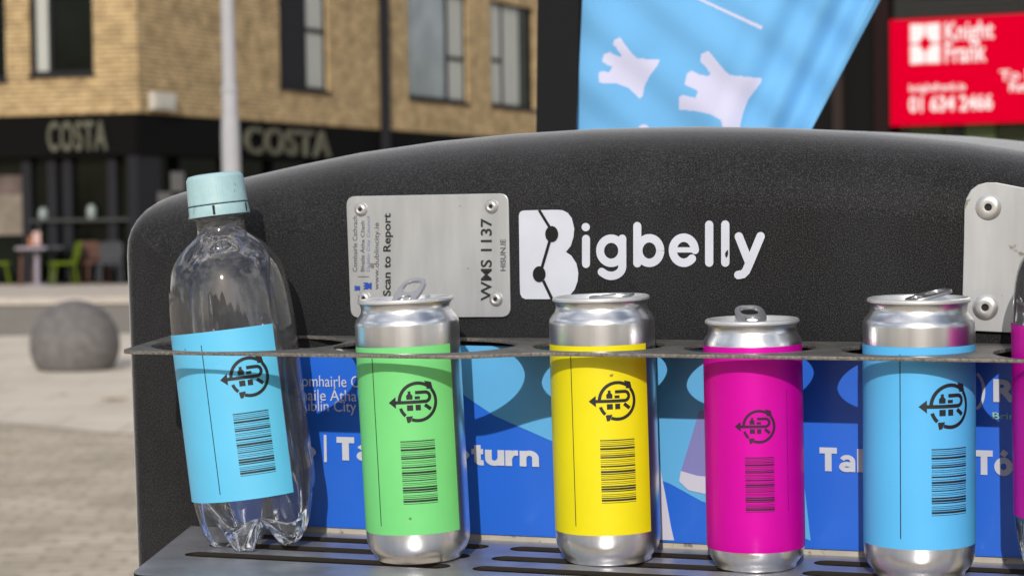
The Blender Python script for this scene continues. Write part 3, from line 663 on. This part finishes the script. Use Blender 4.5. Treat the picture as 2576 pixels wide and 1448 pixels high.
# heavy grotesque letters: cap height 1.38, x-height 1.0, stroke .30 (in x-heights)
GL = {'L': (.78, [[(.16, 1.38), (.16, 0)], [(.01, .15), (.74, .15)]]), 'T': (.98, [[(.49, 1.38), (.49, 0)], [(.02, 1.23), (.96, 1.23)]]),
      'R': (1.02, [[(.16, 1.38), (.16, 0)], [(.1, 1.23), (.55, 1.23)] + arc(.57, .93, .27, .30, 80, -80, 12) + [(.1, .63)], [(.52, .62), (.86, 0)]]),
      'e': (.98, [[(.14, .50), (.80, .50)] + arc(.48, .50, .33, .36, 10, 318, 24)]), 'a': (.94, [arc(.46, .60, .30, .27, 155, 0, 10) + [(.76, 0)], arc(.44, .29, .28, .17, 0, 360, 28)]),
      'v': (.92, [[(.13, 1.0), (.46, .05)], [(.79, 1.0), (.46, .05)]]), 'k': (.96, [[(.16, 1.38), (.16, 0)], [(.22, .40), (.74, 1.0)], [(.42, .62), (.80, 0)]]),
      't': (.66, [[(.33, 1.28), (.33, .32)] + arc(.53, .32, .20, .18, 180, 275, 8) + [(.64, .15)], [(.02, .86), (.62, .86)]]),
      'u': (.96, [[(.16, 1.0), (.16, .44)] + arc(.46, .44, .30, .30, 180, 360, 12), [(.80, 1.0), (.80, 0)]]),
      'r': (.66, [[(.16, 1.0), (.16, 0)], [(.16, .50)] + arc(.50, .50, .30, .34, 165, 85, 8) + [(.64, .84)]]),
      'n': (.96, [[(.16, 1.0), (.16, 0)], [(.16, .52)] + arc(.48, .54, .31, .32, 165, 0, 12) + [(.79, 0)]]),
      'o': (.98, [arc(.49, .50, .33, .36, 0, 360, 28)]), 'g': (.98, [arc(.47, .50, .33, .36, 0, 360, 28), [(.81, .98), (.81, -.05)] + arc(.49, -.05, .32, .27, 0, -150, 12)])}
GL['ó'] = (.98, GL['o'][1] + [[(.42, 1.12), (.62, 1.40)]])
def heavy(word, x0, ybase, x1, ycap):
    P0, P1 = face(x0, ybase), face(x1, ybase); W = sum(GL[c][0] for c in word) + .07 * (len(word) - 1)
    kx = (P1.x - P0.x) / W; kz = (face(x0, ycap).z - P0.z) / 1.38; mb = MB(); x = 0; q = 0
    for c in word:
        wd, ss = GL[c]
        for st in ss:
            v, f = stroke([(a + x, b) for a, b in st], (.36 if c in 'TL' else .27 if c == 'a' else .34)); q += 1
            mb.add([(P0.x + a.x * kx, -(.0054 + .00003 * q), P0.z + a.y * kz) for a in v], f)
        x += wd + .07
    return bobj('lettering', mb.v, mb.f, white_ink, pan)
heavy('Leave', 556, 1151, 806, 1094)
flat('divider', [(824, 1090), (831, 1090), (832, 1158), (825, 1158)], .0056, white_ink)
heavy('Take', 856, 1153, 1050, 1096); heavy('Return', 1090, 1161, 1364, 1108)
heavy('Take', 2066, 1180, 2256, 1122); heavy('Tóg', 2456, 1189, 2600, 1129)
ptext('Re', 2502, 950, 2600, 1008, .045)
ptext('Bring', 2500, 1033, 2575, 1056, .01, panel_gr)
vv, ff = stroke([(face(2452 + 26 * math.cos(R(a)), 980 + 46 * math.sin(R(a))).x, face(2452, 980 + 46 * math.sin(R(a))).z) for a in range(-70, 75, 6)], .0016); bobj('emblem', [(a.x, -.0056, a.y) for a in vv], ff, white_ink, pan)

# white logo
CB = lambda x, y: ((1900 + x / 2.4533) * .67083, (700 + y / 2.4533) * .67083)
def cb(x, y): q = face(*CB(x, y)); return (q.x, q.z)
sc_ = (Vector(cb(1000, 500)) - Vector(cb(1100, 500))).length / 100
lm = MB(); oo = [.0006]
def S_(pts, wd=74, caps=True):
    P = [cb(*p) for p in pts]; v, f = stroke(P, wd * sc_, caps, sub=.002 if len(pts) == 2 else None); oo[0] += .00004
    lm.add([(a.x, -oo[0], a.y) for a in v], f)
def disc(mb, x, y, rx, ry, o): mb.add([(cb(x + rx * math.cos(R(a)), y + ry * math.sin(R(a)))[0], -o, cb(x + rx * math.cos(R(a)), y + ry * math.sin(R(a)))[1]) for a in range(0, 360, 12)], [tuple(range(30))])
S_([(733, 480), (733, 708)]); disc(lm, 730, 371, 38, 38, .0006)
S_(arc(965, 588, 102, 111, 0, 360, 40), caps=False); S_([(1067, 478), (1067, 730)] + arc(965, 730, 102, 88, 8, 130, 16) + [(878, 783)])
S_([(1205, 362), (1205, 702)]); S_(arc(1316, 586, 100, 113, 0, 360, 40), caps=False)
S_([(1735, 580)] + arc(1633, 583, 101, 115, -4, -318, 40)); S_([(1536, 580), (1740, 580)], 46, False)
S_([(1867, 350), (1867, 696)]); S_([(2015, 348), (2015, 696)])
S_([(2140, 457), (2232, 690)]); S_([(2340, 455), (2232, 715), (2205, 775), (2178, 802), (2135, 810)])
bo = [(115, 268), (122, 240), (138, 224), (165, 218), (320, 214), (470, 212), (520, 217), (565, 240), (603, 290), (625, 385), (617, 465), (592, 545), (548, 598), (600, 635), (645, 705), (662, 790), (655, 870), (628, 945), (590, 990), (530, 1022), (450, 1032), (300, 1032), (175, 1032), (145, 1018), (128, 985), (124, 900), (120, 600)]
v, f = shape2d([[cb(*p) for p in bo]]); lm.add([(a.x, -.0006, a.y) for a in v], f)
lo_ = bobj('logo', lm.v, lm.f, white_ink)
cm = MB(); oo2 = .0010; lbk = mat('logo_black', (.014, .014, .015), .7, spec=.15)
for k, (p, q_, wd) in enumerate((((303, 214), (400, 372), 25), ((400, 500), (330, 740), 27), ((342, 862), (424, 1033), 27))):
    v, f = stroke([cb(*p), cb(*q_)], wd * sc_); cm.add([(a.x, -(oo2 + .00004 * k), a.y) for a in v], f)
disc(cm, 420, 434, 60, 74, .0012); disc(cm, 305, 802, 59, 73, .0012)
bobj('logo_gap', cm.v, cm.f, lbk, lo_)
sm = [(2030, 585), (2042, 578), (2040, 610), (2046, 600), (2036, 640), (2024, 652), (2016, 636), (2014, 610)]
v, f = shape2d([[cb(*p) for p in sm]]); bobj('scuff', [(a.x, -.0012, a.y) for a in v], f, lbk, lo_)

# metal plaques and rivets
def rivet(x, y, parent, z0, r=.0041, flatp=False):
    c = face(x, y); v, f = lathe([(r, 0), (r, .0006), (r * .82, .0016), (r * .55, .0021), (r * .30, .0019), (r * .27, .0003)], 28)
    o = bobj('rivet', [(c.x + a, -z0 - d, c.z + b) for a, b, d in v], f, rivm, parent, 30)
    v, f = lathe([(0, 0), (r * .27, 0)], 20); bobj('rivet_hole', [(c.x + a, -z0 - .0004 - d, c.z + b) for a, b, d in v], f, hole_m, parent)
C8 = lambda x, y: ((1250 + x / 2.4133) * .67083, (650 + y / 2.4133) * .67083)
def c8(x, y): q = face(*C8(x, y)); return Vector((q.x, q.z))
def quadplate(name, corners, r, o0, o1, m):
    P = [Vector(c) for c in corners]; lp_ = []
    for i, p in enumerate(P):
        a = (P[i - 1] - p).normalized(); b = (P[(i + 1) % len(P)] - p).normalized(); p0, p1 = p + a * r, p + b * r
        for k in range(7): t_ = k / 6; lp_.append(tuple(p0 * (1 - t_) ** 2 + p * 2 * t_ * (1 - t_) + p1 * t_ ** 2))
    v, f = shape2d([lp_], (o1 - o0) / 2 - .0003, .0003); return bobj(name, [(a.x, -(o0 + o1) / 2 - a.z, a.y) for a in v], f, m, None, 30)
pq = quadplate('info_plaque', [c8(130, 212), c8(1588, 184), c8(1608, 1292), c8(172, 1300)], .0055, .0002, .0018, plaq)
for x, y in ((262, 325), (1442, 298), (1483, 1136), (292, 1130)): rivet(*C8(x, y), pq, .0018)
def vtext(body, xa, xb, ybot, ytop, off, m):
    p0 = c8(xb, ybot); up = c8(xb, ytop) - p0; lf = c8(xa, ybot) - p0
    v, f = fit(text2d(body, off), 0, 0, 1, 1); bobj('lettering', [((p0 + up * a.x + lf * a.y).x, -.0021, (p0 + up * a.x + lf * a.y).y) for a in v], f, m, pq)
slate = mat('slate_ink', (.06, .065, .08), .5)
vtext('Comhairle Cathrach', 188, 228, 888, 385, .0, slate); vtext('Bhaile Átha Cliath', 252, 294, 885, 430, .0, slate)
vtext('Dublin City Council', 314, 352, 885, 388, .0, mat('pale_blue_ink', (.16, .22, .40), .5)); vtext('www.dublincity.ie', 382, 436, 1050, 445, .0, slate)
vtext('Scan to Report', 462, 552, 1108, 360, .02, ink); vtext('WMS 1137', 1345, 1446, 1150, 405, .016, ink); vtext('HISUN.IE', 1522, 1570, 880, 595, .01, slate)
def prect(x0, y0, x1, y1): return [c8(x0, y0), c8(x1, y0), c8(x1, y1), c8(x0, y1)]
em = MB()
def castle(x, y, s):                        # castle mark lying on its side
    for i, (a, b, c, d) in enumerate(((0, 0, 20, 46), (20, 6, 34, 40), (-10, 0, 0, 10), (-10, 18, 0, 28), (-10, 36, 0, 46), (34, 0, 44, 46))):
        em.add([(p.x, -.0021 - i * .00003, p.y) for p in prect(x + a * s, y + b * s, x + c * s, y + d * s)], [(0, 1, 2, 3)])
castle(212, 1014, .95); castle(300, 985, 1.35); bobj('emblem', em.v, em.f, blueink, pq)
dv_ = MB(); dv_.add([(p.x, -.0021, p.y) for p in prect(235, 930, 336, 936)], [(0, 1, 2, 3)]); bobj('divider', dv_.v, dv_.f, slate, pq)

C5 = lambda x, y: ((3450 + x / 1.931) * .67083, (600 + y / 1.931) * .67083)
def c5(x, y): q = face(*C5(x, y)); return (q.x, q.z)
hp = [(312, 1215), (328, 620), (333, 330), (345, 280), (380, 218), (430, 182), (490, 167), (560, 168), (753, 205), (1000, 240), (1130, 300), (1160, 1250), (700, 1242), (405, 1228)]
v, f = shape2d([[c5(*p) for p in hp]], .0009, .0004); hpl = bobj('metal_plate', [(a.x, -.0022 - a.z, a.y) for a in v], f, plaq, None, 30)
for x, y in ((502, 340), (480, 1062)): rivet(*C5(x, y), hpl, .0035, .0068)

# rack: upper holder and lower shelf
YF = -.113; YN = -.0875
def Xat(px, Y, Z=0.0):
    y = 870.0
    for _ in range(6):
        q = inb(px, y, Y); y += (q.z - Z) * 4600
    return inb(px, y, Y).x
def holedef(pa, pb, Y): a, b = Xat(pa, Y), Xat(pb, Y); return (a + b) / 2, (b - a) / 2
HO = [(*holedef(410, 850, -.0565), -.0565), (*holedef(858, 1290, -.0565), -.0565), (*holedef(1348, 1668, -.044), -.044), (*holedef(1725, 2050, -.044), -.044), (*holedef(2118, 2450, -.044), -.044)]
HO.append((HO[4][0] + .092, .047, -.050))
print('HOLES', [tuple(round(c, 4) for c in h) for h in HO])
xe = HO[1][0] + HO[1][1]
XL0, XL1 = inb(302, 881, YF).x, Xat(440, -.002)
print('plate left', XL0, XL1)
def outline(xr, yn_extra=0.0):
    o = [(XL1, -.001)]
    c = Vector((XL0, YF)); a = (Vector((XL1, -.001)) - c).normalized(); b = Vector((1, 0)); r = .010
    for k in range(7): t_ = k / 6; p = (c + a * r) * (1 - t_) ** 2 + c * 2 * t_ * (1 - t_) + (c + b * r) * t_ ** 2; o.append((p.x, p.y))
    for k in range(13): t_ = k / 12; s = t_ * t_ * (3 - 2 * t_); o.append((xe - .018 + .05 * t_, YF + (YN + yn_extra - YF) * s))
    o += [(xr - .01, YN + yn_extra), (xr - .003, YN + yn_extra + .003), (xr, YN + yn_extra + .01), (xr, -.001)]
    return o
circ = lambda x, y, r: [(x + r * math.cos(R(a)), y + r * math.sin(R(a))) for a in range(0, 360, 6)]
v, f = shape2d([outline(.33)] + [circ(x, y, r) for x, r, y in HO], .0008, .0002)
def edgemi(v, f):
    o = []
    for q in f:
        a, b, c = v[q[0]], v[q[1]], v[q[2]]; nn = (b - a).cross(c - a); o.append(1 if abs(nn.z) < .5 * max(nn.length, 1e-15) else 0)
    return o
bobj('can_holder', [(a.x, a.y, a.z - .0012) for a in v], f, [dark_plate, raw_edge], None, 30, edgemi(v, f))
slots = []
def slot(x0, x1, y0, y1):
    r = (y1 - y0) / 2; return arc(x1 - r, y0 + r, r, r, -90, 90, 8) + arc(x0 + r, y0 + r, r, r, 90, 270, 8)
fr = inb(451, 1397, ZS, 2); fe = inb(1138, 1421, ZS, 2); g2 = inb(1195, 1424, ZS, 2); rw = [inb(506, 1371, ZS, 2), inb(1237, 1398, ZS, 2), inb(1280, 1371, ZS, 2)]; g3 = inb(2035, 1428, ZS, 2)
print('SLOT', fr, fe, g2, rw, g3)
rows = [fr.y, rw[0].y, rw[0].y + (rw[0].y - fr.y)]
print('rows', rows)
for yc in (-.086, -.0555, -.025):
    for x0, x1 in ((fr.x, fe.x), (g2.x, g2.x + fe.x - fr.x), (g2.x + (g2.x - fr.x), .30)): slots.append(slot(x0, x1, yc - .0076, yc + .0076))
o2 = outline(.33)
SX0, SX1 = -.2390, inb(482, 1344, -.001).x
print('shelf left', SX0, SX1)
o3 = [(SX1, -.0015)]; c = Vector((-.2390, -.151)); a = (Vector((SX1, -.0015)) - c).normalized(); b = Vector((1, 0)); r = .012
for k in range(7): t_ = k / 6; p = (c + a * r) * (1 - t_) ** 2 + c * 2 * t_ * (1 - t_) + (c + b * r) * t_ ** 2; o3.append((p.x, p.y))
o3 += [(.33, -.151), (.33, -.0015)]
v, f = shape2d([o3] + slots, .0011, .0001)
bobj('slotted_shelf', [(a.x, a.y, a.z + ZS - .0012) for a in v], f, [shelf_m, edge_dark], None, 30, edgemi(v, f))
# ------------------------------------------------------------------ cans and bottles
def wrap(vf, r, th0, up0=0.0, lift=.0):     # flat (u right, v up) -> cylinder; th0 = angle right of the front
    v, f = vf
    return [(r * math.sin(th0 + a.x / r), -r * math.cos(th0 + a.x / r), up0 + a.y) for a in v], f
def emblem_mesh(Rr):
    """ring of arrows round a bottle, a can and an R-shaped return arrow (unit radius scaled by Rr)"""
    mb = MB(); k = Rr; w = .165
    def st(p, wd=w, **kw): v, f = stroke([(a * k, b * k) for a, b in p], wd * k, sub=.1 * k); mb.add(v, f)
    def tri(*p): mb.add([(a * k, b * k, 0) for a, b in p], [tuple(range(len(p)))])
    ra = .92
    st(arc(0, 0, ra, ra, 182, 52, 40)); tri((.36, 1.02), (.72, .93), (.80, .56), (.44, .62), (.50, .72))
    st(arc(0, 0, ra, ra, 40, -112, 44)); tri((-.62, -.70), (-.28, -.68), (-.36, -.86), (-.42, -.99), (-.56, -1.02), (-.60, -.86))
    st(arc(0, 0, ra, ra, 198, 226, 10))
    st([(-1.12, 0), (.22, 0)], .165, sub=.1); tri((-1.47, 0), (-1.10, .29), (-1.10, -.29))
    st([(-.12, .46), (.30, .46)] + arc(.38, .23, .23, .23, 80, -85, 14) + [(.22, .0)], .165)
    st([(.34, -.16), (.64, -.40)], .18)
    def rect(x0, y0, x1, y1): mb.add([(x0 * k, y0 * k, 0), (x1 * k, y0 * k, 0), (x1 * k, y1 * k, 0), (x0 * k, y1 * k, 0)], [(0, 1, 2, 3)])
    tri((-.56, .13), (-.26, .13), (-.25, .32), (-.34, .42), (-.34, .54), (-.48, .54), (-.48, .42), (-.57, .32))
    rect(-.15, .13, .11, .28); rect(-.55, -.42, -.25, -.14); rect(-.13, -.42, .13, -.14)
    return mb.v, mb.f
BARS = [2, 1, 1, 2, 4, 1, 1, 2, 3, 1, 1, 1, 3, 1, 4, 2, 1, 1, 2, 1, 1, 3, 4, 2, 1, 1, 2, 4, 1]
GAPS = [2, 2, 2, 2, 2, 3, 2, 1, 3, 2, 3, 2, 3, 2, 1, 2, 2, 2, 3, 2, 3, 1, 1, 4, 2, 2, 1, 2, 2]
def barcode_mesh(wd, ht):
    tot = sum(BARS) + sum(GAPS[:-1]); u = ht / tot; y = ht / 2; mb = MB()
    for b, g in zip(BARS, GAPS):
        v, f = stroke([(-wd / 2, y - b * u / 2), (wd / 2, y - b * u / 2)], b * u * .92, sub=wd / 12); mb.add(v, f); y -= (b + g) * u
    return mb.v, mb.f
def shell(r, z0, z1, t0, t1, n=72):
    v, f = [], []
    for i in range(n + 1):
        t_ = t0 + (t1 - t0) * i / n; v += [(r * math.sin(t_), -r * math.cos(t_), z0), (r * math.sin(t_), -r * math.cos(t_), z1)]
    for i in range(n): f.append((i * 2, i * 2 + 2, i * 2 + 3, i * 2 + 1))
    return v, f
def marks(parent, r, th, z_e, Re, th_b, zb0, zb1, wb, th_l, zl0, zl1, m, lw=.0005):
    obj('emblem', *wrap(emblem_mesh(Re), r + .00012, th, z_e), m, parent)
    obj('barcode', *wrap(barcode_mesh(wb, zb1 - zb0), r + .00012, th_b, (zb0 + zb1) / 2), m, parent)
    v, f = stroke([(0, zl0), (0, zl1)], lw); obj('seam_line', *wrap((v, f), r + .00012, th_l, 0), m, parent)
def tab_mesh(wd=.0078, ln=.0235):
    outer = [(wd * math.copysign(abs(math.cos(R(a))) ** .55, math.cos(R(a))), ln / 2 + ln / 2 * math.copysign(abs(math.sin(R(a))) ** .8, math.sin(R(a)))) for a in range(0, 360, 8)]
    inner = [(wd * .70 * math.copysign(abs(math.cos(R(a))) ** .6, math.cos(R(a))), ln * .68 + ln * .235 * math.sin(R(a))) for a in range(0, 360, 10)]
    slit = [(wd * .52 * math.cos(R(a)), ln * .21 + ln * .15 * math.sin(R(a))) for a in range(0, 360, 20)]
    return shape2d([outer, inner, slit], .0004, .0005)
def can(x, y, lean, r, h, label, matw, paint=None, tab_az=0.0, tab_tilt=12, cat='can', group='drink cans in the rack', leanx=0.0):
    M = BINM @ Matrix.Translation((x, y, ZS + .0002)) @ Matrix.Rotation(R(lean), 4, 'Y') @ Matrix.Rotation(R(leanx), 4, 'X')
    # turn the can so that its local -Y faces the camera
    d = BCAM - Vector((x, y, 0)); az = math.atan2(d.x, -d.y)
    M = M @ Matrix.Rotation(az, 4, 'Z')
    t = thing('drink_can', label, cat, M, group)
    big = r > .028; rr = r - (.0022 if big else .0012)
    prof = [(0, .006), (r * .55, .0055), (r * .74, .002), (r * .775, 0), (r * .81, .0006), (r * .825, .0026), (r * .875, .0040), (r * .925, .0058), (r * .965, .0083), (r * .99, .0114), (r, .0155)]
    body = [(r, .0155 + (h - .0155 - .0145) * k / 8) for k in range(1, 9)]
    sh = [(r * .997, h - .0132), (r * .985, h - .0122), (r * .962, h - .0108), (rr - .0012, h - .0080), (rr - .0018, h - .0055), (rr - .0014, h - .0034), (rr - .0010, h - .0026)] if big else [(r * .995, h - .0135), (r * .985, h - .011), (rr - .0016, h - .0075), (rr - .0019, h - .005), (rr - .0014, h - .0034), (rr - .0010, h - .0026)]
    P = prof + body + sh; v, f = lathe(P, 72)
    if paint:
        zlo, zhi = paint[1], paint[2]
        mi = [1 if zlo <= (P[k // 72][1] + P[k // 72 + 1][1]) / 2 <= zhi else 0 for k in range(len(f))]
        bd = obj('can_body', v, f, [alu, paint[0]], t, 35, mi)
    else: bd = obj('can_body', v, f, alu, t, 35)
    lid = [(rr - .0011, h - .0026), (rr - .0001, h - .0021), (rr, h - .0012), (rr - .0004, h - .0004), (rr - .0012, h), (rr - .0020, h - .0004), (rr - .0025, h - .0018), (rr - .0034, h - .0050), (rr - .0042, h - .0054), (rr - .0050, h - .0034), (rr - .0105, h - .0030), (.004, h - .0032), (.0036, h - .0018), (.0015, h - .0014), (0, h - .0014)]
    v, f = lathe(lid, 72); ld_ = obj('lid', v, f, lidm, t, 30)
    v, f = tab_mesh(); v = [Matrix.Rotation(tab_az, 4, 'Z') @ (Vector((0, 0, h - .0018)) + Matrix.Rotation(R(tab_tilt), 4, 'X') @ (Vector((q.x, q.y - .0055, q.z + .0012)))) for q in v]
    obj('pull_tab', v, f, tabm_, ld_, 40)
    sc2 = [(.0085 * math.cos(R(a)), -.010 + .0078 * math.sin(R(a))) for a in range(0, 360, 10)]
    vv, ff = stroke(sc2, .0006, closed=True); obj('opening_score', [Matrix.Rotation(tab_az, 4, 'Z') @ Vector((q.x, q.y, h - .0027)) for q in vv], ff, rivm, ld_)
    return t, bd
def zat(x, y, Y): return inb(x, y, Y).z - ZS
YA = -.044
# green can
pg = inb(1055, 1402, ZS, 2); print('green base', pg)
GX, GY = pg.x, -.066
GX = Xat(1055, GY, ZS + .01)
gl = math.degrees(math.atan2(Xat(1021, GY, .024) - GX, .142))
t, bd = can(GX, GY, gl, .029, .1456, 'silver can with green label and raised pull tab, leaning beside the bottle', None, tab_az=R(-30), tab_tilt=34)
zf = lambda y, x=1050, Y=GY - .029: zat(x, y, Y)
lb = obj('label', *shell(.02915, zf(1349), zf(876), R(-125), R(52)), lab_green, t)
marks(lb, .02915, R(7.5), zf(1015), .0111, R(5), zf(1271), zf(1112), .0192, R(-43), zf(1327), zf(888), ink)
# yellow can
YX = Xat(1531, YA, ZS + .01); yl = math.degrees(math.atan2(Xat(1512, YA, .024) - YX, .142))
t, bd = can(YX, YA, yl, .029, .1456, 'silver can with yellow label and flat pull tab in front of the white logo', None, tab_az=R(-105), tab_tilt=3)
zf = lambda y: zat(1520, y, YA - .029)
lb = obj('label', *shell(.02915, zf(1349), zf(872), R(-125), R(53.5)), lab_yell, t)
marks(lb, .02915, R(14.5), zf(1011), .0107, R(13.7), zf(1267), zf(1108), .0195, R(-36), zf(1327), zf(893), ink)
# magenta can
MX = Xat(1902, YA, ZS + .01); ml = math.degrees(math.atan2(Xat(1892, YA, .014) - MX, .13))
t, bd = can(MX, YA, ml, .0265, .1338, 'slim magenta painted can with dark emblem and silver rim', None, (lab_mag, .010, .1338 - .0130), tab_az=R(8), tab_tilt=19)
zf = lambda y: zat(1897, y, YA - .0265)
marks(bd, .0266, R(6), zf(1074), .0089, R(6), zf(1289), zf(1151), .0156, R(41), zf(1290), zf(985), darkink, .00025)
# blue can
BX = Xat(2313, YA, ZS + .01); bl = math.degrees(math.atan2(Xat(2311, YA, .024) - BX, .142))
t, bd = can(BX, YA, bl, .029, .1456, 'silver can with sky blue label wrapping all round, beside the metal plate', None, tab_az=R(-60), tab_tilt=12)
zf = lambda y: zat(2313, y, YA - .029)
lb = obj('label', *shell(.02915, zf(1384), zf(875), R(-140), R(140)), lab_sky, t)
marks(lb, .02915, R(33), zf(1024), .0117, R(33), zf(1298), zf(1130), .0212, R(-19), zf(1358), zf(893), ink)

# plastic bottle
BH = .217
BP = [(.0128, BH - .013), (.0128, BH - .022), (.0143, BH - .0235), (.0158, BH - .0242), (.0158, BH - .0258), (.0142, BH - .0264), (.0139, BH - .030), (.0141, BH - .0335), (.0152, BH - .0357), (.0185, BH - .038), (.0225, BH - .0412), (.0262, BH - .0448), (.0290, BH - .0485), (.0313, BH - .0525), (.0330, BH - .0572), (.0342, BH - .063), (.0350, BH - .070), (.0356, BH - .078), (.0361, BH - .088), (.0361, BH - .0965), (.0359, BH - .0985), (.0359, .10), (.0359, .07), (.0359, .05), (.0362, .045), (.0362, .038)]
FT = [(.0358, .032, .033), (.0350, .025, .030), (.0335, .017, .0275), (.0312, .0095, .0252), (.0285, .0042, .0235), (.0255, .0012, .0222), (.0225, .0, .0212), (.0190, .0010, .0202), (.0150, .0045, .0190), (.0105, .0090, .0178), (.0055, .0130, .0168), (.0005, .0150, .0160)]
def bottle(x, y, lean, leanx, label, labmat, z0, z1, t0, t1, capm, roll=0.0, group='plastic bottles in the rack'):
    d = BCAM - Vector((x, y, 0)); az = math.atan2(d.x, -d.y)
    M = BINM @ Matrix.Translation((x, y, ZS + .0003)) @ Matrix.Rotation(R(lean), 4, 'Y') @ Matrix.Rotation(R(leanx), 4, 'X') @ Matrix.Rotation(az, 4, 'Z')
    t = thing('plastic_bottle', label, 'bottle', M, group)
    n0 = len(BP)
    def fn(r, z, a, i):
        if i < n0: return r, z
        zf_, zv = FT[i - n0][1:]; zv = zf_ + (zv - zf_) * .52; c5_ = .5 + .5 * math.cos(5 * a + R(208)); c5_ = min(1, c5_ / .8); k = c5_ * c5_ * (3 - 2 * c5_)
        return r * (1 - .14 * (1 - k) * min(1, (i - n0) / 3)), zv + (zf_ - zv) * k
    v, f = lathe(BP + [(q[0], q[1]) for q in FT], 180, fn); bd = obj('bottle_body', v, f, clear, t, 80)
    # screw cap with fluted side
    cp = [(0, BH), (.0120, BH), (.0153, BH - .0006), (.0164, BH - .0026), (.0167, BH - .0090), (.0171, BH - .0172), (.0169, BH - .0176)]
    v, f = lathe(cp, 180, lambda r, z, a, i: (r * (1 + (.006 if (i in (3, 4, 5) and int(a / (2 * math.pi) * 180 + .5) % 3 == 0) else 0)), z)); c_ = obj('cap', v, f, capm, t, 25)
    v, f = lathe([(.0166, BH - .0182), (.0172, BH - .0185), (.0179, BH - .0238), (.0177, BH - .0245), (.0150, BH - .0247)], 90); obj('tamper_ring', v, f, capm, c_, 30)
    q = MB()
    for a_ in (-8, 63, 139, 211, 284): q.add(*shell(.01795, BH - .0240, BH - .0186, R(a_ - 2.2), R(a_ + 2.2), 2))
    obj('ring_notch', q.v, q.f, hole_m, c_)
    lb = obj('label', *shell(.0364, z0, z1, t0, t1), labmat, t)
    return t, lb
# place: base centre and cap centre read from the photo
BY = -.052
b0 = Xat(656, BY, ZS + .01); b1 = Xat(541, BY, .098); lean = math.degrees(math.atan2(b1 - b0, .21))
print('bottle', b0, b1, lean, 'cap z', inb(541, 440, BY).z - ZS)
ly = [zat(600, y, BY - .036) / math.cos(R(lean)) for y in (1262, 842)]
t, lb = bottle(b0, BY, lean, 0, 'clear plastic bottle with pale blue label and aqua cap, leaning at the rack end', lab_blue, ly[0] - .0005, ly[1] + .001, R(-105), R(38), cap_m)
zf = lambda x, y: zat(x, y, BY - .036) / math.cos(R(lean))
marks(lb, .0364, R(9.5), zf(632, 962) , .0115, R(6.5), zf(657, 1207), zf(657, 1050), .0205, R(-31), zf(560, 1243), zf(508, 868), ink)
B2 = Xat(2558, -.05, -.05) + .036
t, lb = bottle(B2 - .001, -.05, -.5, 0, 'clear plastic bottle with magenta label cut by the right photo edge', lab_mag, .036, .1335, R(-120), R(120), cap_m)
